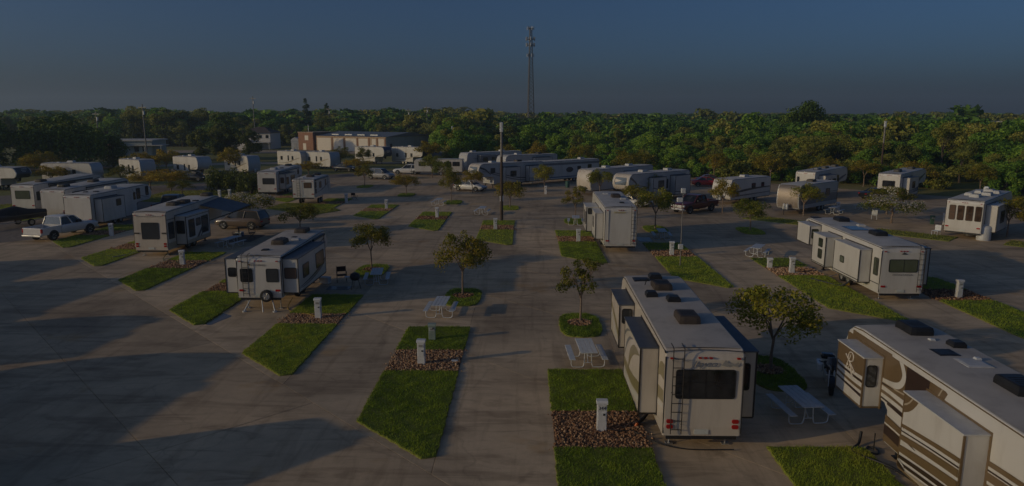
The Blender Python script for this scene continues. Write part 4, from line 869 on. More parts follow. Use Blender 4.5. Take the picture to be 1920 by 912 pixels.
make_car('tan and black SUV under the flowering tree beside the awning', (-24.2, 63.0), 278, PTAN, 'suv', 4.7, 1.9)
make_car('white sedan under the myrtle left of the dark light pole', (-9.8, 97.6), 118, PW, 'sedan')
make_car('white sports car with dark glass behind the plain toy hauler', (10.6, 81.6), 122, PW, 'sport', 4.6, 1.9)
make_car('silver station wagon in front of the warehouse row', (-26.2, 115.0), 112, PSIL, 'suv', 4.6, 1.85)
make_car('white utility wagon beside the long white bus trailer', (-18.6, 123.6), 280, PW, 'suv', 5.2, 1.95)
make_car('bright red car in front of the forest', (24.9, 103.6), 95, PRED, 'sedan')
make_car('dark red car behind the bright red one at the forest edge', (26.4, 107.4), 95, PMAR, 'sedan')
make_car('black car parked beyond the pale flowering shrub', (42.3, 86.9), 80, PBLK, 'sedan')
make_car('dark SUV by the tall white trailer with brown corner', (-61.0, 112.8), 100, PBLK, 'suv')
make_car('dark car beside the dark SUV at the far row', (-56.0, 110.9), 100, PBLK, 'sedan')
make_car('dark hatchback under the golden tree at the warehouse row', (-36.5, 131.5), 110, PBLK, 'sedan')
make_car('silver car between trailers left of the round hedge', (-53.0, 113.6), 110, PSIL, 'sedan')
BUS = make_rv('long white bus style trailer with a row of side windows', (-11.0, 122.0), 272, 'box', 8.5, 2.4, .7, 2.9, 2.9, WHITE, ROOFM, windows=[('L', .5 + 1.5 * k, 1.7 + 1.5 * k, 1.7, 2.4) for k in range(5)], jacks=False)
# motorcycle
def motorcycle(loc, hd):
    t = thing('motorcycle', 'black and white touring motorcycle in the shade beside the brown camper', 'motorcycle', (loc[0], loc[1], 0), hd)
    wheel(t, 0, .38, .33, .18, 1, BLACK); wheel(t, 0, 2.02, .34, .14, 1, BLACK)
    MB().rbox(-.17, .17, .75, 1.45, .25, .62, .06).build('engine', ALU, t)
    MB().loft([[(x * w, y, z + h * k) for x, k in ((-1, 0), (-.8, .8), (0, 1), (.8, .8), (1, 0))] for y, w, z, h in ((1.0, .12, .68, .18), (1.25, .17, .68, .26), (1.5, .15, .72, .22), (1.62, .06, .78, .1))], close=False).build('tank', PBLK, t)
    MB().rbox(-.16, .16, .35, 1.02, .66, .80, .06).build('seat', BLACK, t)
    MB().loft([[(x * w, y + .1 * (1 - x * x), z) for x in (-1, -.5, 0, .5, 1)] for w, y, z in ((.13, 1.72, .80), (.20, 1.72, .95), (.18, 1.64, 1.08))], close=False).build('fairing', PBLK, t)
    MB().loft([[(x * w, y + .06 * (1 - x * x), z) for x in (-1, -.5, 0, .5, 1)] for w, y, z in ((.2, 1.63, 1.08), (.15, 1.5, 1.32))], close=False).build('windscreen', GLASS, t)
    for s in (-1, 1):
        MB().rbox(min(s * .2, s * .42), max(s * .2, s * .42), .1, .75, .42, .78, .07).build('saddle_bag', PW, t)
        MB().tube([(s * .08, 1.75, .95), (s * .1, 2.02, .34)], .03, 6).build('fork', ALU, t)
        MB().tube(smooth_path([(0, 1.62, 1.05), (s * .3, 1.55, 1.12), (s * .42, 1.35, 1.08)], 3), .018, 5).build('handlebar', BLACK, t)
    MB().rbox(-.26, .26, -.02, .34, .82, 1.04, .08).build('top_box', PBLK, t)
    m = MB(); m.loft([[(x * .09, 2.02 + .4 * cos(a), .34 + .4 * sin(a)) for x in (-1, 0, 1)] for a in np.linspace(.3, pi - .5, 8)], close=False, caps=False); m.build('front_mudguard', PBLK, t)
    MB().tube([(-.12, .9, .3), (-.35, .8, .02)], .015, 4).build('kick_stand', BLACK, t)
    return t
motorcycle((12.2, 26.7), 198)
# boat under a cover on its trailer
bt = thing('boat', 'boat under a fitted black cover on its trailer, left of the white pickup', 'boat', (-47.8, 66.3, 0), 200)
MB().loft([[(x * w, y, z0 + (z1 - z0) * k) for x, k in ((-.35, 0), (-.9, .5), (-1, .85), (1, .85), (.9, .5), (.35, 0))] for y, w, z0, z1 in ((0, 1.0, .6, 1.3), (2, 1.1, .58, 1.3), (3.8, .9, .62, 1.34), (5.0, .45, .8, 1.4), (5.5, .06, 1.1, 1.42))]).build('hull', CHAR, bt)
MB().loft([[(x * w, y, z0 + h * k) for x, k in ((-1.04, -.1), (-.9, .35), (-.4, .9), (0, 1), (.4, .9), (.9, .35), (1.04, -.1))] for y, w, z0, h in ((-.05, 1.0, 1.2, .2), (1.2, 1.1, 1.2, .35), (2.4, 1.08, 1.2, .75), (3.4, .95, 1.22, .6), (4.6, .6, 1.28, .3), (5.5, .1, 1.36, .1))], close=False).build('cover', M('boat_cover', (.02, .021, .025), .9, var=.3), bt)
m = MB()
for s in (-.75, .75): m.tube([(s, .2, .5), (s, 3.6, .5), (0, 6.6, .5)], .05, 5)
m.build('trailer_frame', ALU, bt)
for s in (-1, 1): wheel(bt, s * .98, 1.6, .33, .2, s)
MB().tube([(0, 5.9, .5), (0, 5.9, 1.2), (0, 5.4, 1.25)], .04, 5).build('bow_post', ALU, bt); MB().rbox(-.25, .25, -.55, -.05, .5, 1.35, .08).build('outboard_motor', BLACK, bt)

# ---------------------------------------------------------------- site furniture
def make_table(label, loc, hd, mat=None, L=1.9):
    t = thing('picnic_table', label, 'picnic table', (loc[0], loc[1], 0), hd, 'picnic tables on the sites'); mat = mat or GALV
    for k in range(4): MB().rbox(-.36 + k * .185, -.36 + k * .185 + .172, -L / 2, L / 2, .72, .757, .008, 1).build('table_plank', mat, t)
    for s in (-1, 1): MB().rbox(s * .68 - .125, s * .68 + .125, -L / 2, L / 2, .43, .465, .008, 1).build('bench', mat, t)
    for y in (-L / 2 + .3, L / 2 - .3):
        for s in (-1, 1): MB().tube(smooth_path([(s * .14, y, .72), (s * .15, y, .3), (s * .2, y, .06), (s * .32, y, .025), (s * .55, y, .025), (s * .67, y, .07), (s * .7, y, .2), (s * .7, y, .43)], 3), .024, 6).build('leg', mat, t)
        MB().tube([(-.15, y, .22), (.15, y, .22)], .018, 5).build('cross_bar', mat, t)
    for s in (-1, 1): MB().tube([(0, s * (L / 2 - .3), .22), (0, s * .12, .71)], .018, 5).build('brace', mat, t)
    return t
T1 = make_table('white picnic table in the shade between the two large campers', (9.65, 22.9), -6)
for lb, p, h in (('white picnic table on the empty site left of the cream camper', (2.62, 28.15), -3), ('pale picnic table on the empty site in front of the middle myrtle', (-4.45, 35.2), 2), ('white picnic table beside the round black grill', (-9.35, 42.2), -8),
                 ('grey picnic table under the blue awning', (-23.7, 54.0), 14), ('white picnic table beside the site posts left of the solar roof camper', (17.5, 51.2), 30), ('picnic table in the shade right of the plain toy hauler', (11.7, 58.4), 4), ('pale picnic table left of the plain toy hauler', (4.9, 66.2), 4),
                 ('small picnic table beside the base of the dark pole', (-4.6, 73.0), 6), ('picnic table by the second row myrtle left of the dark pole', (-10.2, 80.5), 6), ('white slatted picnic table beyond the pale flowering shrub', (38.2, 77.6), 60), ('white picnic table between the chrome nosed trailer and its site post', (33.2, 74.0), 40)):
    copy_tree(T1, lb, None, (*p, 0), h)
def make_post(label, loc, hd=0, num=None, mat=None, H=1.05, cap=True):
    t = thing('utility_post', label, 'utility post', (loc[0], loc[1], .05), hd, 'hookup posts on the sites'); mat = mat or PEDM
    MB().rbox(-.16, .16, -.11, .11, -.08, H - .12, .015).build('cabinet', mat, t)
    MB().prism([(-.14, H - .115), (.13, H - .115), (.13, H), (-.10, H), (-.14, H - .06)], 'x', -.185, .185).build('hood', mat, t)
    MB().rbox(-.13, .13, -.125, -.108, .35, H - .38, .01, 1).build('outlet_door', mat, t)
    MB().box(.03, .09, -.137, -.124, .55, .62).build('latch', BLACK, t)
    MB().box(-.12, .12, -.124, -.108, H - .32, H - .17).build('number_plate', GALV, t)
    if num: txt(num, .16, INK, 'site_number', t, (0, -.128, H - .245), (pi / 2, 0, 0), .003)
    else: MB().box(-.08, .08, -.13, -.122, H - .29, H - .2).build('site_number', LOGOGR, t)
    return t
make_post('white site post marked 344 in the mulch beside the cream camper', (2.58, 21.6), 0, '344')
P0 = make_post('white site post in the mulch of the nearest empty site', (-4.38, 27.75), 3)
for lb, p in (('white site post in front of the spare wheel trailer', (-10.75, 34.35)), ('white site post in front of the awning camper', (-24.15, 47.0)), ('white site post beside the slim bird house pole', (11.05, 51.1)), ('white site post left of the plain toy hauler', (4.45, 56.7)),
              ('white site post at the foot of the dark pole', (-2.75, 62.7)), ('white site post on the lawn two sites left of the dark pole', (-9.1, 70.2)), ('white site post three sites left of the dark pole', (-15.7, 77.0)), ('white site post right of the small high trailer', (-21.7, 82.6)),
              ('white site post left of the solar roof camper', (17.85, 45.3)), ('white site post at the right edge lawn', (25.1, 39.1)), ('white site post behind the chrome nosed trailer', (34.2, 75.4)), ('white site post beyond the flowering shrub', (40.7, 66.8)), ('white site post behind the white pickup', (-36.4, 59.0)),
              ('white site post beside the left lawn bollards', (-38.9, 86.5)), ('white post by the hedge', (-37.9, 87.2)), ('white post on the small verge behind the middle myrtle', (2.75, 92.5))):
    copy_tree(P0, lb, None, (*p, .05), random.uniform(-6, 6))
make_post('short grey green water post behind the nearest site post', (-4.35, 30.9), -4, None, PEDG, .78)
make_post('short white stub post beside the first solar camper post', (16.9, 46.8), 5, None, PEDM, .7)
make_post('short green utility box beyond the flowering shrub', (39.6, 67.0), 5, None, M('utility_green', (.06, .13, .09), .6), .8)
# sewer cap, hose and cable on the mulch
h = MB(); h.tube(smooth_path([(2.72, 21.55, .12), (3.1, 21.42, .1), (3.6, 21.45, .07), (4.0, 21.0, .05), (4.4, 20.6, .04), (5.2, 20.3, .03), (6.6, 20.25, .06)], 5), .018, 5)
tag(h.build('power_cable', BLACK), 'black power cable running from the numbered post under the cream camper', 'cable')
h = MB(); h.tube(smooth_path([(3.85, 21.95, .11), (4.1, 22.3, .14), (4.4, 22.7, .3), (4.62, 23.0, .42)], 4), .06, 8)
tag(h.build('drain_hose', DKBROWN), 'dark drain hose at the corner of the cream camper', 'hose')
tag(MB().cyl((3.78, 21.9, .04), (3.82, 21.9, .16), .07, .055, n=12).build('sewer_plug', ORANGE), 'small orange sewer plug on the mulch beside the cream camper', 'plug')
h = MB(); h.tube(smooth_path([(10.85, 20.9, .4), (10.7, 20.7, .08), (10.3, 20.2, .05), (10.9, 19.2, .1), (11.2, 18.3, .1)], 6), .045, 7)
tag(h.build('drain_hose', BLACK), 'black hose snaking on the lawn beside the brown striped camper', 'hose')
h = MB()
h.tube(smooth_path([(10.95, 20.6, .03), (10.75, 20.3, .03), (11.0, 20.1, .03), (11.15, 20.4, .03), (10.95, 20.6, .03)], 4), .03, 6); h.tube([(11.0, 20.35, .03), (11.0, 20.35, .6)], .02, 5)
tag(h.build('hose_stand', BLACK), 'small black stand under the nose of the brown camper', 'stand')
tag(MB().rbox(-3.15, -2.85, 27.95, 28.1, .03, .1, .02).build('splash_block', GALV), 'small pale block lying in the mulch of the nearest empty site', 'block')
tag(MB().rbox(19.3, 19.9, 46.6, 47.2, .0, .08, .02).build('doormat', CHAR), 'dark mat beside the solar roof camper', 'mat')
# grill, chair
gr = thing('kettle_grill', 'black round barbecue grill beside the shaded picnic table', 'grill', (-10.35, 40.6, 0), 0)
MB().loft([[(r * cos(a), r * sin(a), z) for a in np.linspace(0, 2 * pi, 14, endpoint=False)] for r, z in ((.08, .52), (.22, .56), (.3, .7), (.3, .78))]).build('bowl', BLACK, gr)
MB().loft([[(r * cos(a), r * sin(a), z) for a in np.linspace(0, 2 * pi, 14, endpoint=False)] for r, z in ((.31, .785), (.27, .92), (.14, 1.0), (.03, 1.02))]).build('lid', BLACK, gr)
for k in range(3): MB().tube([(.2 * cos(k * 2.09), .2 * sin(k * 2.09), .58), (.34 * cos(k * 2.09), .34 * sin(k * 2.09), 0)], .018, 5).build('leg', BLACK, gr)
MB().rbox(-.62, -.3, -.16, .16, .74, .77, .01).build('side_shelf', GALV, gr)
MB().tube([(-.08, 0, 1.02), (0, 0, 1.07), (.08, 0, 1.02)], .014, 5).build('lid_handle', ALU, gr)
ch = thing('folding_chair', 'dark folding camp chair on the shaded pad', 'chair', (-11.65, 42.4, 0), -20)
CANV = M('chair_canvas', (.05, .02, .018), .85, var=.2)
MB().rbox(-.27, .27, -.25, .25, .42, .455, .015).build('seat', CANV, ch); MB().rbox(-.27, .27, .23, .27, .62, .95, .015).build('backrest', CANV, ch)
for s in (-1, 1):
    MB().tube([(s * .29, -.26, 0), (s * .29, .26, .46), (s * .29, .27, .98)], .016, 5).build('leg', BLACK, ch); MB().tube([(s * .29, .28, 0), (s * .29, -.25, .45), (s * .29, -.25, .64)], .0155, 5).build('leg', BLACK, ch)
    MB().rbox(s * .29 - .03, s * .29 + .03, -.27, .27, .63, .655, .01).build('armrest', BLACK, ch)
# tanks behind the four-window camper, plastic chairs
tk = thing('water_tank', 'white upright plastic tank at the rear of the four windowed camper', 'tank', (38.9, 58.3, 0), 0)
MB().loft([[(r * cos(a), r * sin(a), z) for a in np.linspace(0, 2 * pi, 18, endpoint=False)] for r, z in ((.52, 0), (.54, .1), (.54, 1.1), (.46, 1.24), (.2, 1.3))]).build('barrel', GALV, tk); MB().cyl((0, 0, 1.28), (0, 0, 1.36), .16, n=12).build('lid', GALV, tk)
tag(MB().rbox(37.75, 38.45, 58.6, 59.2, .25, .95, .15, 3).build('spare_tyre_cover', M('tyre_cover', (.16, .15, .12), .8)), 'grey green covered box beside the white tank', 'cover')
def plastic_chair(lb, loc, hd):
    t = thing('garden_chair', lb, 'chair', (*loc, 0), hd)
    MB().rbox(-.27, .27, -.26, .26, .4, .44, .02).build('seat', GALV, t); MB().rbox(-.27, .27, .24, .29, .44, .92, .02).build('backrest', GALV, t)
    for x in (-.24, .24):
        for y in (-.23, .23): MB().cyl((x, y, 0), (x, y, .41), .022, n=6).build('leg', GALV, t)
plastic_chair('white garden chair left of the flowering shrub', (35.6, 70.2), 30); plastic_chair('white garden chair by the four windowed camper corner', (36.2, 60.5), 60)
tag(MB().cyl((6.2, 101, 0), (6.2, 101, .95), .3, .34, n=14).build('rubbish_bin', M('bin_teal', (.04, .12, .11), .6)), 'teal rubbish bin by the long grey camper', 'bin')
bk = thing('covered_bike', 'bicycle leaning near the long grey camper', 'bicycle', (9.6, 100.6, 0), 80)
for y in (0, 1.05):
    m = MB(); rr = [[(.02 * cos(b), y + (.32 + .02 * sin(b)) * cos(a), .34 + (.32 + .02 * sin(b)) * sin(a)) for b in np.linspace(0, 2 * pi, 5, endpoint=False)] for a in np.linspace(0, 2 * pi, 17)]; m.loft(rr, caps=False); m.build('wheel', TYRE, bk)
for a, b in (((0, 0, .34), (0, .4, .85)), ((0, .4, .85), (0, .9, .8)), ((0, .9, .8), (0, .45, .32)), ((0, .45, .32), (0, 0, .34)), ((0, 1.05, .34), (0, .88, .95))): MB().tube([a, b], .02, 5).build('frame_tube', CHAR, bk)
MB().rbox(-.06, .06, .25, .5, .88, .94, .02).build('saddle', BLACK, bk); MB().tube([(-.28, .88, .98), (.28, .88, .98)], .015, 5).build('handlebar', BLACK, bk)

# ---------------------------------------------------------------- poles, tower
def light_pole(label, loc, H, wood=True, hd=0, r=.13):
    t = thing('light_pole', label, 'pole', (*loc, 0), hd)
    m = MB(); m.cyl((0, 0, -.1), (0, 0, H * .66), r, r * .85, n=10); m.build('lower_pole', WOODP if wood else PALEP, t)
    MB().cyl((0, 0, H * .655), (0, 0, H - .3), r * .85, r * .7, n=10).build('upper_pole', PALEP, t)
    MB().rbox(-.16, .16, -.16, .16, H - .95, H, .06).build('lamp', GALV, t)
    MB().rbox(-.18, .18, -.1, .2, 2.0, 2.55, .03).build('meter_box', GALV, t)
    return t
light_pole('tall dark wooden light pole standing in the second row lawn', (-2.35, 68.1), 9.75, True, 0, .15)
light_pole('tall slim light pole at the forest edge on the right', (54.5, 106.8), 9.6, True, 0, .15)
light_pole('pale light pole beside the brown shed in the distance', (-16.9, 160.5), 8.0, True, 0, .14)
bh = thing('bird_house_pole', 'slim pale pole with bird house boxes on the second row lawn', 'pole', (10.85, 47.3, 0), 0)
MB().cyl((0, 0, 0), (0, 0, 5.3), .035, .028, n=8).build('pole', PALEP, bh)
MB().rbox(-.15, .15, -.12, .12, 5.15, 5.5, .03).build('bird_house', GALV, bh); MB().rbox(-.4, -.02, -.14, .14, 4.55, 4.85, .03).build('bird_house', GALV, bh); MB().rbox(-.18, .14, -.14, .1, 1.25, 1.6, .03).build('switch_box', GALV, bh)
for lb, p, H in (('utility pole with crossarm in the distance at the left', (-90, 163), 13.0), ('utility pole by the grey building at the left', (-113, 182), 11.5), ('tall utility pole behind the warehouse', (-74, 262), 13.5), ('utility pole left of the brown shed', (-37, 262), 14), ('utility pole with transformer left of the brown shed', (-44, 262), 13), ('utility pole on the far left skyline', (-88, 225), 16.5)):
    t = thing('utility_pole', lb, 'utility pole', (*p, 0), 20)
    MB().cyl((0, 0, 0), (0, 0, H), .16, .11, n=8).build('pole', PALEP, t); MB().box(-1.2, 1.2, -.06, .06, H - .8, H - .65).build('crossarm', PALEP, t)
    for x in (-1.1, -.5, .5, 1.1): MB().cyl((x, 0, H - .65), (x, 0, H - .45), .05, .03, n=6).build('insulator', GALV, t)
    MB().cyl((.3, 0, H - 2.4), (.3, 0, H - 1.5), .22, n=10).build('transformer', GALV, t)
tw = thing('lattice_tower', 'tall lattice telecom tower with antennas above the treeline', 'tower', (2.6, 400, 0), 10); tw.scale = (1, 1, .945)
TS = M('tower_steel', (.13, .125, .125), .6, metal=.2, var=.15)
HT = 62.5
def tw_leg(k, z):
    r = 2.55 * (1 - z / HT) + .72 * (z / HT); a = k * 2 * pi / 3 + .3; return (r * cos(a), r * sin(a), z)
for k in range(3): MB().tube([tw_leg(k, 0), tw_leg(k, HT)], [.32, .2], 6).build('leg', TS if k else M('tower_dark', (.05, .048, .048), .6), tw)
br = MB(); z = 0
while z < HT - 2:
    dz = 2.6 * (1 - .45 * z / HT)
    for k in range(3):
        br.tube([tw_leg(k, z), tw_leg((k + 1) % 3, z + dz)], .09, 3); br.tube([tw_leg((k + 1) % 3, z), tw_leg(k, z + dz)], .09, 3); br.tube([tw_leg(k, z), tw_leg((k + 1) % 3, z)], .07, 3)
    z += dz
tag(br.build('brace', TS, tw), kind='stuff')
for z, n_, rr in ((61.5, 6, 1.9), (55.5, 9, 2.5), (52.0, 9, 2.4), (46.0, 6, 1.9)):
    m = MB(); m.loft([[(rr * .8 * cos(a), rr * .8 * sin(a), z + q) for a in np.linspace(0, 2 * pi, 12, endpoint=False)] for q in (0, .15)]); m.build('platform', TS, tw)
    for k in range(n_):
        a = 2 * pi * k / n_; MB().box(rr * cos(a) - .16, rr * cos(a) + .16, rr * sin(a) - .12, rr * sin(a) + .12, z - .8, z + 1.3).build('antenna', GALV if k % 2 else TS, tw)
MB().cyl((0, 0, 62), (0, 0, 63.5), .05, .03, n=5).build('lightning_rod', TS, tw)

# ---------------------------------------------------------------- buildings
TANW = M('tan_siding', (.42, .30, .20), .7, var=.1, scale=.6); PALEW = M('pale_door', (.72, .66, .58), .6, var=.06); GREYS = M('grey_green_siding', (.42, .47, .46), .6, var=.1); ROOFG = M('metal_roof', (.16, .18, .21), .5, var=.12); ROOFB = M('brown_shingle', (.09, .065, .055), .9, var=.2); BRICKT = M('rust_brick', (.30, .15, .09), .8, var=.2); WHITEH = M('white_siding', (.70, .67, .63), .7, var=.08)
wh = thing('warehouse', 'long tan storage warehouse with white roller doors and grey end wall', 'warehouse', (-68.8, 213.5, 0), 30); wh.scale = (1.1, .63, .88)
MB().box(5.0, 30.6, 0, 32, 0, 5.0).build('wall', TANW, wh); MB().box(30.602, 30.68, .1, 32, 0, 4.95).build('end_wall', GREYS, wh)
for k in range(17): MB().box(30.68, 30.72, .6 + 1.85 * k, .75 + 1.85 * k, .1, 4.8).build('rib', GREYS, wh)
MB().add([(4.6, -.4, 5.02), (31.0, -.4, 5.02), (31.0, 16, 6.3), (4.6, 16, 6.3), (31.0, 32.4, 5.02), (4.6, 32.4, 5.02)], [(0, 1, 2, 3), (3, 2, 4, 5), (1, 4, 2), (0, 3, 5)]).build('roof', ROOFG, wh)
for x in (9.5, 14.4, 19.0, 23.6): MB().box(x, x + 2.6, 3.2, 4.4, 5.2, 5.62).build('roof_hatch', GALV, wh)
dx = [5.6, 11.9, 16.4, 21.1, 25.7, 28.0]; de = [11.2, 15.7, 20.5, 24.6, 27.4, 30.2]
for a, b in zip(dx, de):
    d = MB().box(a + .1, b - .2, -.08, -.002, .1, 4.3).build('roller_door', PALEW, wh)
    for z in np.arange(.5, 4.2, .55): MB().box(a + .12, b - .22, -.095, -.081, z, z + .03).build('door_rib', LTROOF, d)
for b in de: MB().box(b + .05, b + .35, -.14, -.003, 0, 4.6).build('pilaster', BRICKT, wh)
an = MB().box(-1.0, 4.8, -1.2, 14, 0, 6.0).build('annex', BRICKT, wh)
MB().box(.8, 2.0, -1.24, -1.202, 0, 2.3).build('door', PALEW, wh); MB().box(1.6, 3.0, -1.24, -1.202, 3.4, 5.0).build('window', PALEW, wh); MB().box(-1.15, 4.95, -1.35, 14.1, 6.0, 6.2).build('parapet', TANW, wh); MB().cyl((.6, 3, 6.2), (.6, 3, 8.6), .09, n=6).build('flue', GALV, wh); MB().box(30.72, 30.8, 2.5, 3.8, 1.6, 2.8).build('louvre', CHAR, wh)
ho = thing('house', 'two storey white house with dark hipped roof behind the open lot', 'house', (-91.0, 212, 0), 0); ho.scale = (.86, 1, .82)
def hip(x0, x1, y0, y1, z0, z1, ins): return MB().add([(x0, y0, z0), (x1, y0, z0), (x1, y1, z0), (x0, y1, z0), (x0 + ins, (y0 + y1) / 2, z1), (x1 - ins, (y0 + y1) / 2, z1)], [(0, 1, 5, 4), (1, 2, 5), (2, 3, 4, 5), (3, 0, 4), (3, 2, 1, 0)])
MB().box(2.5, 13, 4, 13, 0, 6.2).build('wall', WHITEH, ho); hip(1.8, 13.7, 3.3, 13.7, 6.2, 8.4, 4.5).build('roof', ROOFB, ho); MB().box(-2, 6, 0, 4.6, 0, 3.0).build('garage', WHITEH, ho); hip(-2.6, 6.5, -.6, 5.2, 3.0, 4.4, 3).build('garage_roof', ROOFB, ho)
MB().box(6.5, 14, 1, 4, 2.6, 2.8).build('porch_roof', LTROOF, ho)
for x in (6.8, 9.5, 13.7): MB().cyl((x, 1.2, 0), (x, 1.2, 2.6), .1, n=6).build('porch_post', WHITEH, ho)
for x in (3.6, 6.2, 9.0, 11.4): w_ = MB().box(x, x + .9, 3.93, 3.998, 4.2, 5.4).build('window', GLASS, ho); MB().box(x - .1, x + 1.0, 3.9, 3.95, 4.06, 4.18).build('sill', WHITEH, w_)
MB().box(8.2, 9.2, 3.93, 3.998, .1, 2.2).build('door', CHAR, ho); MB().box(-1.2, 2.2, -.08, -.002, .1, 2.4).build('garage_door', LTROOF, ho)
sh = thing('garden_shed', 'small pale blue shed between the house and the warehouse', 'shed', (-72.6, 214, 0), 0)
MB().box(0, 2.4, 0, 3, 0, 2.6).build('wall', GALV, sh); MB().prism([(-.15, 2.6), (2.55, 2.6), (2.2, 3.3), (1.2, 3.8), (.2, 3.3)], 'y', -.15, 3.15).build('roof', GALV, sh); MB().box(.7, 1.7, -.05, -.002, .1, 2.0).build('door', LTROOF, sh)
bl = thing('office_building', 'long low grey building with flat pale roof at the left', 'building', (-117, 178, 0), -8)
MB().box(0, 19, 0, 10, 0, 3.8).build('wall', GREYS, bl); MB().box(-.4, 19.4, -.5, 10.4, 3.8, 4.15).build('roof', ROOFM, bl); MB().box(7, 11, -2.2, 0, 0, 2.9).build('porch', BEIGE, bl); MB().prism([(6.6, 2.9), (11.4, 2.9), (9, 4.2)], 'y', -2.5, .2).build('porch_gable', BRICKT, bl); MB().box(13, 22, -1.2, 4, 2.6, 2.8).build('carport_roof', ROOFM, bl)
for x in (13.5, 17.5, 21.6): MB().box(x - .1, x + .1, -1.1, -.9, 0, 2.6).build('post', GREYS, bl)
for x in (1, 3.4, 14.6, 16.6): MB().box(x, x + 1.1, -.06, -.002, 1.1, 2.4).build('window', GLASS, bl)
MB().box(4.8, 5.7, -1.6, -.7, 0, 3.3).build('chimney', BEIGE, bl)
bs = thing('brown_shed', 'tan gabled shed with brown porch beside the forest', 'shed', (-29.5, 212, 0), 12)
MB().box(0, 5.0, 0, 7, 0, 3.8).build('wall', BEIGE, bs); MB().prism([(-.4, 3.8), (5.4, 3.8), (2.5, 5.2)], 'y', -.4, 7.4).build('roof', ROOFB, bs); MB().box(4.4, 7.8, -2, 2.0, 0, 2.4).build('porch', TANW, bs); hip(4.0, 8.2, -2.4, 2.4, 2.4, 3.5, 1.2).build('porch_roof', ROOFB, bs); MB().box(1.8, 2.4, -.05, -.002, 0, 3.2).build('door', BRICKT, bs)
ct = thing('shipping_container', 'plain blue grey container at the end of the far row', 'container', (-21.5, 153.5, 0), 10)
MB().rbox(0, 4.5, 0, 2.4, .1, 2.6, .03).build('shell', M('container_blue', (.16, .20, .25), .6), ct)
for k in range(12): MB().box(.25 + k * .35, .4 + k * .35, -.03, -.002, .25, 2.45).build('rib', M('container_blue'), ct)
for i, (lb, x, y, w_, d_, h_, z_) in enumerate((('pale flat roofed building among far trees at the right edge', 163, 240, 16, 12, 8.0, WHITEH), ('small pale tower block among trees right of the far house', -62, 430, 7, 8, 9.5, WHITEH), ('low white roof far behind the left trees', -235, 300, 30, 12, 6.0, WHITEH))):
    b = thing('far_building', lb, 'building', (x, y, 0), 0)
    MB().box(0, w_, 0, d_, 0, h_).build('wall', z_, b); MB().box(-.5, w_ + .5, -.5, d_ + .5, h_, h_ + .5).build('roof', LTROOF, b)
    for k in range(int(w_ // 4)): MB().box(1.2 + 4 * k, 3.2 + 4 * k, -.06, -.002, h_ - 3, h_ - 1.4).build('window', GLASS, b)
# open dirt yard and far road by the buildings
tag(MB().add([(-118, 176, -.05), (-96, 196, -.05), (-20, 190, -.05), (-18, 206, -.05), (-98, 212, -.05), (-126, 200, -.05)], [(0, 1, 2, 3, 4, 5)]).build('dirt_yard', DIRT), kind='structure')
tag(MB().add([(-104, 128, -.054), (-60, 150, -.054), (-10, 152, -.054), (-10, 158, -.054), (-62, 157, -.054), (-108, 136, -.054)], [(0, 1, 2, 3, 4, 5)]).build('access_road', DIRT), kind='structure')

# ---------------------------------------------------------------- trees
def leaf_quads(C, N, s, rng, asp=.55):
    n = len(C); t = rng.normal(0, 1, (n, 3)); t -= (t * N).sum(1, keepdims=True) * N; t /= np.linalg.norm(t, axis=1, keepdims=True) + 1e-9
    b = np.cross(N, t); s = s[:, None]
    return np.stack([C + t * s, C + b * s * asp, C - t * s, C - b * s * asp], 1).reshape(-1, 3)
def blob_leaves(blobs, n, size, rng, shell=.55, up=.15):
    """blobs (k,4): centre and radius; leaves spread through the outer shell of each clump"""
    w = blobs[:, 3] ** 2; idx = rng.choice(len(blobs), n, p=w / w.sum())
    d = rng.normal(0, 1, (n, 3)); d[:, 2] += up; d /= np.linalg.norm(d, axis=1, keepdims=True)
    r = blobs[idx, 3] * (shell + (1 - shell) * rng.uniform(0, 1, n) ** .6) * (1 + rng.normal(0, .10, n))
    C = blobs[idx, :3] + d * r[:, None] * np.array([1, 1, .85])
    N = d + rng.normal(0, .55, (n, 3)); N /= np.linalg.norm(N, axis=1, keepdims=True)
    return leaf_quads(C, N, size * rng.uniform(.6, 1.35, n), rng), idx
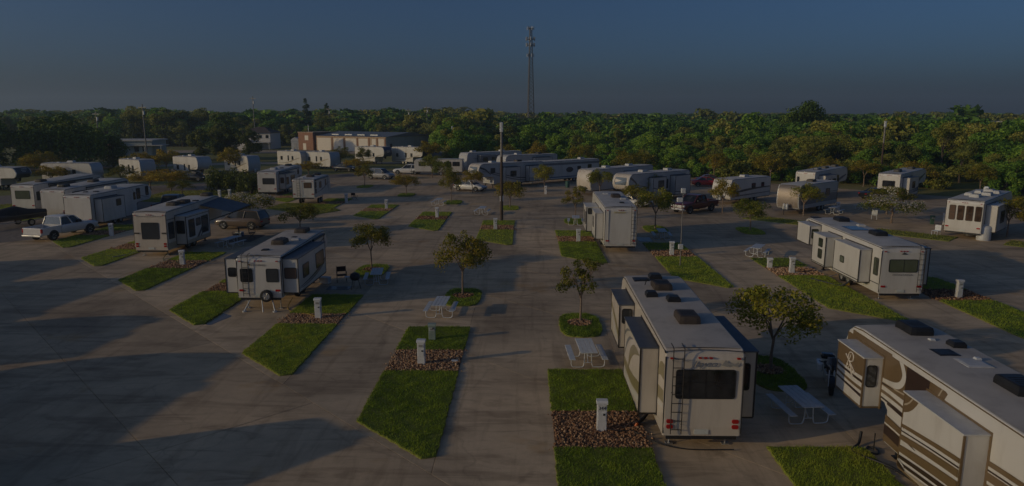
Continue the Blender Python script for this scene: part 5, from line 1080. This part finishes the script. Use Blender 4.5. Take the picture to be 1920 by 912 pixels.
def crape_mesh(seed, mat, n=2600, size=.075, H=3.6, R=1.6, spread=1.0, sparse=False, flower=False):
    rng = np.random.default_rng(seed); k = 20 if sparse else 32; bl = []; br = MB(); zt = H * .36
    br.tube([(0, 0, -.05), (.02, .01, zt * .5), (rng.uniform(-.05, .05), rng.uniform(-.05, .05), zt)], [.065, .05, .045], 7)
    top = Vector((0, 0, zt)); limbs = []
    for i in range(5):
        a = 2 * pi * i / 5 + rng.uniform(-.4, .4); e = Vector((cos(a) * R * .55, sin(a) * R * .55, H * rng.uniform(.62, .82)))
        mid = top.lerp(e, .5) + Vector((-cos(a) * .06, -sin(a) * .06, .12)); br.tube([top - Vector((0, 0, .08)), mid, e], [.035, .024, .012], 5); limbs.append((mid, e))
    for i in range(k):
        a = rng.uniform(0, 2 * pi); q = math.sqrt(rng.uniform(0, 1)); z = H * (.50 + .42 * rng.uniform(0, 1) * (1 - .5 * q * q)) - .05 * q
        c = Vector((cos(a) * q * R * .82, sin(a) * q * R * .82, z)); r = rng.uniform(.30, .52) * R / 1.6 * (.8 if sparse else 1.0); bl.append((*c, r))
        m_, e_ = min(limbs, key=lambda le: (le[1] - c).length); br.tube([m_.lerp(e_, rng.uniform(.3, 1)), c], [.014, .006], 4)
    V, idx = blob_leaves(np.array(bl), int(n * (.72 if sparse else 1.05)), size, rng, .35, .3)
    t = np.clip(.5 + rng.normal(0, .2, len(idx)) + .16 * np.sin(idx * 2.3), 0, 1)
    crown = np_mesh('crown', V, 4, mat, t)
    if flower:
        B = np.array(bl); B = B[B[:, 2] > H * .58]; B[:, 3] *= 1.05
        V2, i2 = blob_leaves(B, int(n * .5), size * .9, rng, .9, .9); fl = np_mesh('blossom', V2, 4, FLOWER, rng.uniform(0, 1, len(i2)))
    else: fl = None
    tr = br.build('trunk', BARK); tm = tr.data; bpy.data.objects.remove(tr); return tm, crown, fl
CR = {'g': [crape_mesh(3, CRAPEG, 4400, .058), crape_mesh(4, CRAPEG, 4000, .062, R=1.75)], 'o': [crape_mesh(5, CRAPE, 4000, .06), crape_mesh(6, CRAPE, 3800, .06, R=1.5), crape_mesh(7, CRAPE, 3200, .07, R=1.8, H=3.3)],
      's': [crape_mesh(8, CRAPE, 3400, .055, R=1.35, sparse=True)], 'y': [crape_mesh(9, CRAPEY, 3000, .08, R=1.9, H=3.2), crape_mesh(10, CRAPEY, 2600, .08)], 'f': [crape_mesh(12, CRAPEG, 3000, .07, R=2.0, H=3.3, flower=True)]}
def tree(label, loc, kind, h, w=None, hd=None, group='small crape myrtles on the site islands', cat='tree', var=0):
    tm, cm, fl = CR[kind][var % len(CR[kind])]
    t = thing('crape_myrtle', label, cat, (loc[0], loc[1], .03), random.uniform(0, 360) if hd is None else hd, group)
    sz = h / 3.6; sw = (w / 3.3) if w else sz; t.scale = (sw, sw, sz)
    link('trunk', tm, t); link('crown', cm, t)
    if fl: link('blossom', fl, t)
    return t
TREES = [('bushy green crape myrtle between the cream camper and the brown camper', (10.16, 27.2), 'g', 4.0, 3.9, 0), ('thin orange green crape myrtle left of the cream camper', (2.83, 33.9), 's', 3.7, 3.3, 0),
    ('golden green crape myrtle in the middle of the aisle shade', (-3.66, 39.2), 'o', 4.05, 3.5, 0), ('dark stemmed orange crape myrtle right of the spare wheel trailer', (-10.55, 46.0), 'o', 3.6, 3.1, 1),
    ('crape myrtle with forked trunk right of the plain toy hauler', (12.1, 63.5), 'g', 4.1, 4.0, 1), ('round orange green crape myrtle in the right aisle', (20.6, 62.6), 'g', 3.2, 3.9, 0), ('tall thin crape myrtle in front of the trailer hitched to the pickup', (21.5, 74.8), 'o', 4.0, 3.8, 0),
    ('dense round green crape myrtle in front of the chrome nosed trailer', (29.4, 72.6), 'g', 3.6, 4.2, 1), ('crape myrtle at the right edge beside the four windowed camper', (41.9, 59.8), 'o', 3.9, 4.0, 1), ('white flowering crape myrtle shrub above the solar roof camper', (36.0, 67.6), 'f', 3.2, 5.0, 0), ('orange crape myrtle just behind the white flowering shrub', (38.8, 74.0), 'o', 3.4, 4.6, 2),
    ('orange crape myrtle right of the dark pole', (-1.75, 78.2), 'o', 3.5, 3.9, 2), ('green crape myrtle in front of the long grey camper', (2.6, 93.8), 'g', 4.2, 3.6, 0), ('crape myrtle right of the white sedan nose', (-7.2, 93.0), 'o', 3.6, 3.6, 1), ('orange crape myrtle left of the white sedan', (-9.0, 83.0), 'o', 4.4, 3.2, 0), ('flat crowned crape myrtle in the second row left of the sedan', (-15.8, 90.8), 'o', 3.2, 3.9, 2),
    ('orange crape myrtle beside the silver wagon', (-23.9, 101.8), 'o', 3.6, 3.6, 0), ('pale crape myrtle left behind the plain toy hauler', (5.0, 68.2), 's', 4.0, 3.6, 0), ('orange crape myrtle behind the roof of the spare wheel trailer', (-20.3, 61.0), 'o', 3.0, 3.6, 2), ('cream flowering crape myrtle over the tan SUV', (-27.3, 66.8), 'f', 3.6, 4.2, 0),
    ('green crape myrtle in front of the white rounded nose', (9.6, 88.5), 'g', 3.9, 3.5, 1), ('green crape myrtle in front of the curved nose window camper', (14.9, 85.0), 'g', 4.1, 3.7, 0), ('orange crape myrtle at the right frame edge low by the road', (45.5, 60.5), 'y', 2.6, 4.4, 0), ('crape myrtle above the white sports car', (12.9, 79.0), 'o', 3.0, 3.6, 2), ('dark green crape myrtle left of the sedan and wagon', (-12.5, 104.5), 'g', 4.0, 4.0, 0), ('green crape myrtle above the white utility wagon', (-15.8, 116.5), 'g', 4.3, 4.6, 1)]
for lb, p, k, h_, w_, v_ in TREES: tree(lb, p, k, h_, w_, var=v_)
GOLD = [((-79.5, 112), 5.0, 7.0), ((-70.5, 101), 3.4, 5.2), ((-66.8, 118.5), 4.6, 7.0), ((-61.5, 103.5), 3.2, 5.4), ((-53.5, 97), 3.0, 6.4), ((-49.5, 95), 3.3, 6.0), ((-45.5, 90), 2.2, 4.0), ((-63.5, 121), 5.0, 5.8), ((-52.5, 123.5), 5.4, 5.6), ((-36.8, 137), 4.6, 5.6), ((-31.0, 127.5), 3.0, 5.2), ((-37.6, 119), 2.8, 5.4), ((-33.2, 141), 4.4, 4.0), ((-20.5, 146.5), 5.6, 6.6), ((-83, 96), 3.2, 5.0)]
for i, (p, h_, w_) in enumerate(GOLD): tree(['golden crape myrtle near the far left trailers', 'golden crape myrtle in the far row by the warehouse'][0 if p[0] < -45 else 1], p, 'y' if i % 3 else 'o', h_, w_, group='golden myrtles near the far left trailers' if p[0] < -45 else 'golden myrtles in the far row by the warehouse', var=i)
EDGE = [(16.6, 116.5, 5.2), (30.2, 111, 5.0), (38.3, 108.5, 5.2), (45.3, 104.6, 4.6), (50.5, 103.6, 4.4), (56.5, 100.2, 4.6), (61.5, 94, 4.4), (65.5, 86.5, 4.6), (-4.5, 142, 5.4), (2.5, 139, 5.8), (10.5, 131, 5.6), (21, 122, 4.8)]
for i, (x, y, h_) in enumerate(EDGE): tree('brownish crape myrtle standing along the front of the forest', (x, y), 'o', h_, 5.2, group='myrtles along the forest front', var=i)

def big_tree_mesh(seed, mat, H=9., R=3.4, n=5200, size=.23, k=26, low=.18, kind='broad'):
    rng = np.random.default_rng(seed); bl = []; br = MB()
    br.tube([(0, 0, -.2), (.1, 0, H * .3), (0, .1, H * .62)], [.22, .15, .07], 7)
    for i in range(k):
        if kind == 'pine':
            u = rng.uniform(.35, 1) ; q = rng.uniform(.15, 1) * (1.05 - u) * 1.3 + .05; a = rng.uniform(0, 2 * pi)
            c = (cos(a) * q * R, sin(a) * q * R, H * u); r = rng.uniform(.16, .32) * R * (1.25 - .5 * u)
        else:
            a = rng.uniform(0, 2 * pi); u = rng.uniform(0, 1); z = low + (.9 - low) * u; q = math.sqrt(rng.uniform(0, 1)) * math.sqrt(max(0, 1 - (max(0, u - .35) / .72) ** 2)) * (.72 + .35 * min(1, u * 2.5))
            c = (cos(a) * q * R * .8, sin(a) * q * R * .8, H * z); r = rng.uniform(.22, .40) * R
        bl.append((*c, r))
        br.tube([(0, 0, max(.2, c[2] * .55)), (c[0] * .5, c[1] * .5, c[2] * .82), c], [.06, .04, .015], 4)
    V, idx = blob_leaves(np.array(bl), n, size, rng, .62, .25)
    t = np.clip(.45 + rng.normal(0, .17, len(idx)) + .14 * np.sin(idx * 1.7), 0, 1)
    tr = br.build('trunk', BARKD); tm = tr.data; bpy.data.objects.remove(tr)
    return tm, np_mesh('crown', V, 4, mat, t)
HEDG = leaf('hedge_leaf', [(0, (0.059, 0.085, 0.017)), (.5, (0.156, 0.190, 0.035)), (1, (0.272, 0.266, 0.043))], .25)
FT = [big_tree_mesh(20, FOREST, size=.2, n=6200), big_tree_mesh(21, FOREST, R=4.1, size=.2, n=6600), big_tree_mesh(22, FOREST, H=8.5, R=3.0, k=16, size=.19), big_tree_mesh(23, FORESTB, R=3.6, size=.2), big_tree_mesh(24, FORESTB, H=9, R=2.9, k=15, size=.18, n=4600), big_tree_mesh(25, FOREST, H=9, R=3.5, k=40, size=.2, n=6200), big_tree_mesh(26, FORESTB, H=9, R=2.3, k=20, size=.18, low=.3), big_tree_mesh(27, HEDG, H=9, R=3.3, k=24, size=.19), big_tree_mesh(28, FORESTB, H=9, R=2.9, k=11, size=.17, n=3000, low=.4)]
OK_ = [big_tree_mesh(30, OAK, 9, 5.0, 5200, .24, 34, .12), big_tree_mesh(31, OAK, 9, 4.6, 4800, .24, 30, .12)]
PN = [big_tree_mesh(34, PINE, 16, 3.2, 2600, .26, 26, kind='pine'), big_tree_mesh(35, PINE, 15, 2.8, 2400, .26, 22, kind='pine')]
SHB = [big_tree_mesh(40, FORESTB, 3.2, 2.4, 2200, .17, 18, .1), big_tree_mesh(41, FOREST, 3.0, 2.4, 2200, .17, 18, .1)]
YG = [big_tree_mesh(44, HEDG, R=3.8), big_tree_mesh(45, HEDG, R=3.5, k=22)]
HG = big_tree_mesh(42, HEDG, 2.6, 2.2, 3000, .12, 22, .12)
def big_tree(meshes, label, loc, h, group, base=9., name='forest_tree', wf=1.0, cat='tree'):
    t = thing(name, label, cat, (loc[0], loc[1], -.06), random.uniform(0, 360), group)
    s = h / base; t.scale = (s * wf, s * wf, s); link('trunk', meshes[0], t); link('crown', meshes[1], t); return t
# named large trees
for i, (x, y, h_, w_) in enumerate(((-93, 131, 10.4, 1.1), (-101, 126, 10.6, 1.15), (-87, 134, 9.0, 1.0), (-109, 136, 11.5, 1.1), (-98, 142, 11.2, 1.1), (-118, 146, 12, 1.1), (-90, 141, 8.5, 1.1), (-84.5, 140, 6.5, 1.1), (-104, 116, 8.0, 1.15))): big_tree(OK_[i % 2], 'dark spreading oak in the cluster at the left edge', (x, y), h_, 'dark oaks at the left edge', 9, 'oak_tree', w_)
big_tree(OK_[0], 'big round dark tree towering above the forest at the right', (69.5, 181), 14.6, None, 9, 'oak_tree', .85); big_tree(OK_[1], 'second dark crown beside the towering forest tree', (75.5, 186), 14.0, None, 9, 'oak_tree', .75)
for i, (x, y, h_) in enumerate(((-71.5, 166, 8.2), (-77, 163, 7.4), (-66.5, 165, 7.4), (-75, 170, 8.6))): big_tree(YG[i % 2], 'broad yellow green tree in the clump left of the white house', (x, y), h_, 'tree clump left of the white house', 9, 'broad_tree', 1.1)
big_tree(OK_[1], 'dark broad tree right behind the yellow green clump', (-84, 192), 11, None, 9, 'oak_tree', 1.0)
big_tree(FT[3], 'reddish brown tree beside the tan shed', (-25.0, 208), 11.5, None, 9, 'broad_tree', .8)
big_tree(PN[0], 'tallest ragged pine above the warehouse', (-82.5, 262), 16.4, None, 16, 'pine_tree'); big_tree(PN[1], 'shorter pine right of the tallest ragged one', (-76.0, 266), 15, None, 15, 'pine_tree')
for i, (x, y, s_) in enumerate(((-41.6, 92.5, 3.3), (-38.9, 92.0, 3.1), (-36.6, 91.0, 3.0))): big_tree(HG, ['left lobe of the round clipped hedge by the rear windowed camper', 'middle lobe of the round clipped hedge', 'right lobe of the round clipped hedge touching the camper'][i], (x, y), s_, 'round hedge shrubs', 2.6, 'hedge_shrub', .75, 'shrub')

# the wood: nearest trees one by one, the rest as one mass
FX = [-400, -231, -230, -100, -99.9, -21, -20.9, -14, -5, 5, 14, 29.5, 42, 54, 60, 66, 90, 140, 400]
FY = [150, 150, 226, 234, 236, 243, 156, 150, 149, 141, 132, 120, 112, 107, 101, 88, 66, 40, 20]
rng = np.random.default_rng(77); cand = []
def seen(x, y): return y > 20 and -.98 < (x / y) < 1.25
Y = 60.0
while Y < 1900:
    sp = 5.4 if Y < 150 else (6.2 if Y < 260 else (8.5 if Y < 480 else (14 if Y < 900 else 26)))
    for X in np.arange(-.98 * Y, 1.25 * Y, sp):
        x, y = X + rng.uniform(-.42, .42) * sp, Y + rng.uniform(-.42, .42) * sp
        e = np.interp(x, FX, FY)
        if y > e + 1 and seen(x, y): cand.append((x, y, y - e))
    Y += sp
def fh(x, y, dep):
    b = 4.2 + 3.0 * min(1, dep / 40) if x > -14 else 9.0 + 1.2 * min(1, dep / 20)
    if x > -14 and dep > 60: b = 8.0
    b += 1.1 * sin(x * .045 + 1) * sin(y * .031) + rng.normal(0, 1.0)
    if rng.uniform() < .05: b *= 1.25
    if y > 300: b += rng.normal(.6, .9) + .0012 * y
    return max(3.2, b)
cand = [c for c in cand if not (abs(c[0] - 2.6) < 6 and abs(c[1] - 400) < 6) and not (.65 < c[0] / c[1] < .78 and 208 < c[1] < 256) and not (-66 < c[0] < -50 and 415 < c[1] < 440) and not (-240 < c[0] < -200 and 285 < c[1] < 314)]
right = sorted([c for c in cand if c[0] > -22 and c[2] < 60 and c[0] / c[1] < .78], key=lambda c: c[2] + .15 * c[1])
left = sorted([c for c in cand if c[0] <= -22 and c[0] / c[1] > -.8], key=lambda c: c[1])
near = right[:215] + left[:75]; ns = set(near)
for i, (x, y, dep) in enumerate(near):
    lf = x <= -22
    m_ = FT[int(rng.integers(0, 9))] if rng.uniform() > (.1 if lf else .35) else (FT[[3, 6, 7][int(rng.integers(0, 3))]] if lf else FT[([0, 1, 5] if x < 38 else [3, 4, 0])[int(rng.integers(0, 3))]])  # left wood gets its own leaf mix, sunlit brightness put into leaf colour
    big_tree(m_, 'leafy tree in the wood behind the warehouse and houses' if lf else 'leafy green tree in the dense wood behind the campers', (x, y), fh(x, y, dep), 'wood behind the warehouse' if lf else 'wood behind the campers', 9, 'forest_tree', rng.uniform(.85, 1.65))
rest = [c for c in cand if c not in ns]
def lowres(seed, n, size):
    r_ = np.random.default_rng(seed); bl = []
    for i in range(12):
        a = r_.uniform(0, 2 * pi); u = r_.uniform(0, 1); q = math.sqrt(r_.uniform(0, 1)) * math.sqrt(max(0, 1 - u * u * .9)); bl.append((cos(a) * q * 2.8, sin(a) * q * 2.8, 3.5 + 4.2 * u, r_.uniform(.9, 1.5)))
    V, idx = blob_leaves(np.array(bl), n, size, r_, .7, .3); return V, np.clip(.42 + r_.normal(0, .18, n) + .12 * np.sin(idx * 1.7), 0, 1)
LR = {0: [lowres(s, 420, .42) for s in (1, 2, 3)], 1: [lowres(s, 220, .58) for s in (4, 5, 6)], 2: [lowres(s, 90, .95) for s in (7, 8, 9)]}
for mt, sel in ((FOREST, 0), (FORESTB, 1)):
    VV, TT = [], []
    for (x, y, dep) in rest:
        pat = (.3 if x > 45 else -.2) + sin(x * .021 + 2) + sin(y * .017 + x * .008) + rng.normal(0, .7)
        if (pat > (.55 if x > -22 else -.3)) != (sel == 1): continue  # olive leaves favoured at left, sunlit look put into the leaf colour
        lv = 0 if y < 230 else (1 if y < 480 else 2); V, t_ = LR[lv][int(rng.integers(0, 3))]
        a = rng.uniform(0, 2 * pi); h_ = fh(x, y, dep) / 9.; w_ = h_ * rng.uniform(.95, 1.3) * (1.0 if lv == 0 else (1.35 if lv == 1 else 2.6))
        R_ = np.array([[cos(a) * w_, -sin(a) * w_, 0], [sin(a) * w_, cos(a) * w_, 0], [0, 0, h_]])
        VV.append(V @ R_.T + np.array([x, y, -.06])); TT.append(np.clip(t_ + rng.normal(0, .12), 0, 1))
    o = link('far_wood', np_mesh('far_wood', np.concatenate(VV), 4, mt, np.concatenate(TT))); tag(o, ['deep green far woodland reaching to the horizon', 'olive brown far woodland patches reaching to the horizon'][sel], 'woodland', kind='stuff')
# undergrowth along the front of the wood
xs = np.arange(-15, 74, 2.6)
for i, x in enumerate(xs):
    for q in range(2):
        xx = x + rng.uniform(-1, 1); yy = np.interp(xx, FX, FY) - .5 + 2.6 * q + rng.uniform(-.8, .8)
        if seen(xx, yy): big_tree(SHB[int(rng.integers(0, 2))], 'leafy shrub in the tangled undergrowth fronting the wood', (xx, yy), rng.uniform(1.9, 3.4), 'undergrowth fronting the wood', 3.1, 'undergrowth_shrub', rng.uniform(.9, 1.3), 'shrub')

def ordinal_labels(prefix, fmt):
    w = ['leftmost', 'second', 'third', 'fourth', 'fifth', 'sixth', 'seventh', 'eighth', 'ninth', 'tenth', 'eleventh', 'twelfth', 'thirteenth', 'fourteenth', 'fifteenth']
    g = sorted([o for o in col.objects if o.parent is None and o.get('group') == prefix], key=lambda o: o.location.x / o.location.y)
    for i, o in enumerate(g): o['label'] = fmt % (w[i] + ('' if i == 0 else ' from the left'))
ordinal_labels('dark oaks at the left edge', '%s of the dark spreading oaks at the left edge'); ordinal_labels('golden myrtles near the far left trailers', '%s of the golden myrtles near the far left trailers')
ordinal_labels('golden myrtles in the far row by the warehouse', '%s of the golden myrtles in the far row by the warehouse'); ordinal_labels('myrtles along the forest front', '%s of the brownish myrtles along the forest front'); ordinal_labels('tree clump left of the white house', '%s of the yellow green trees left of the white house')

# ---------------------------------------------------------------- hoses, cords and camp things on the pads
def hose(label, pts, r, mat, name='water_hose'):
    tag(MB().tube(smooth_path([(x, y, z) for x, y, z in pts], 5), r, 5).build(name, mat), label, 'hose' if 'hose' in name else 'cable')
HBL = M('hose_blue', (.05, .10, .22), .5); HGR = M('hose_green', (.04, .10, .04), .5)
hose('yellow power cord from the post to the spare wheel camper', [(-10.9, 34.4, .1), (-11.5, 34.9, .08), (-12.3, 35.3, .03), (-13.0, 36.2, .03), (-13.1, 37.4, .3)], .02, M('cord_yellow', (.42, .28, .03), .5), 'extension_cable')
hose('blue water hose curling under the solar roof camper', [(18.0, 45.2, .1), (18.7, 44.7, .08), (19.3, 45.0, .03), (19.6, 44.2, .03), (20.2, 43.8, .3)], .02, HBL)
hose('black cord from the post to the plain toy hauler', [(4.6, 56.6, .1), (5.1, 56.0, .08), (5.8, 55.9, .03), (6.3, 55.2, .4)], .02, BLACK, 'extension_cable')
hose('green water hose behind the awning camper', [(-24.3, 47.1, .1), (-25.0, 47.9, .08), (-25.9, 48.3, .03), (-26.6, 49.0, .03), (-26.9, 50.4, .3)], .02, HGR)
hose('grey drain hose beside the awning camper', [(-29.5, 52.0, .4), (-29.9, 51.4, .06), (-30.2, 50.2, .06), (-30.6, 49.4, .08)], .055, LOGOGR, 'drain_hose')
hose('dark drain hose beside the solar roof camper', [(20.0, 41.6, .4), (19.5, 41.7, .07), (18.9, 42.4, .1), (18.4, 43.4, .1)], .055, CHAR, 'drain_hose')
for lb, x, y, w_, d_, c_ in (('dark mat beside the grill on the shaded pad', -12.1, 40.3, 1.4, .9, CHAR), ('brown mat under the blue awning', -25.2, 56.2, 2.2, 3.4, DKBROWN), ('grey mat right of the plain toy hauler', 9.6, 57.0, 1.2, 2.0, GREYD)):
    tag(MB().rbox(x, x + w_, y, y + d_, .002, .016, .005, 1).build('floor_mat', c_), lb, 'mat')
for lb, x, y, c_ in (('blue cool box under the blue awning', -25.0, 58.9, HBL), ('white cool box beside the shaded camp chair', -12.6, 42.0, GALV)):
    t = thing('cool_box', lb, 'cool box', (x, y, 0), 15); MB().rbox(-.32, .32, -.2, .2, 0, .33, .03).build('box', c_, t); MB().rbox(-.335, .335, -.215, .215, .332, .41, .03).build('lid', GALV, t)
    for s_ in (-1, 1): MB().tube([(s_ * .33, -.1, .25), (s_ * .37, -.1, .2), (s_ * .37, .1, .2), (s_ * .33, .1, .25)], .012, 4).build('handle', GALV, t)
for lb, x, y, h_ in (('camp chair under the blue awning', -24.6, 57.2, 60), ('second camp chair facing the first under the awning', -23.6, 58.2, 250), ('dark camp chair right of the small high trailer', -21.3, 85.0, 200)):
    copy_tree(ch, lb, None, (x, y, 0), h_)
# wheel chocks under the nearest campers, washed-out wet patch behind the spare wheel camper
for lb, x, y in (('yellow wheel chock under the cream camper', 4.35, 23.5), ('yellow wheel chock under the solar roof camper', 20.1, 42.0)):
    tag(MB().prism([(y, 0), (y + .35, 0), (y + .3, .05), (y + .05, .2)], 'x', x - .1, x + .1).build('wheel_chock', M('chock_yellow', (.45, .30, .03), .6)), lb, 'chock')
pw = MB().add([(-16.15 + .62 * cos(a) * (1 + .25 * sin(3 * a)), 34.2 + 1.15 * sin(a) * (1 + .2 * cos(2 * a + 1)), .004) for a in np.linspace(0, 2 * pi, 26, endpoint=False)], [tuple(range(26))])
WET = M('wet_concrete', (.16, .125, .09), .08, var=.1); tag(pw.build('puddle', WET), kind='structure')

# ---------------------------------------------------------------- haze: thin even air round the whole place
hz = MB().box(-1900, 1900, -250, 2300, -1.2, 72).build('haze', GROUND); tag(hz, 'thin pale evening haze in the air', 'haze', kind='stuff')
hm = bpy.data.materials.new('haze_air'); hm.use_nodes = True; n_, l_ = hm.node_tree.nodes, hm.node_tree.links
n_.remove(n_['Principled BSDF']); pv = n_.new('ShaderNodeVolumePrincipled'); pv.inputs['Color'].default_value = (.62, .80, 1.0, 1); pv.inputs['Density'].default_value = .00042; pv.inputs['Anisotropy'].default_value = .2
l_.new(pv.outputs[0], n_['Material Output'].inputs['Volume']); hz.data.materials.clear(); hz.data.materials.append(hm)
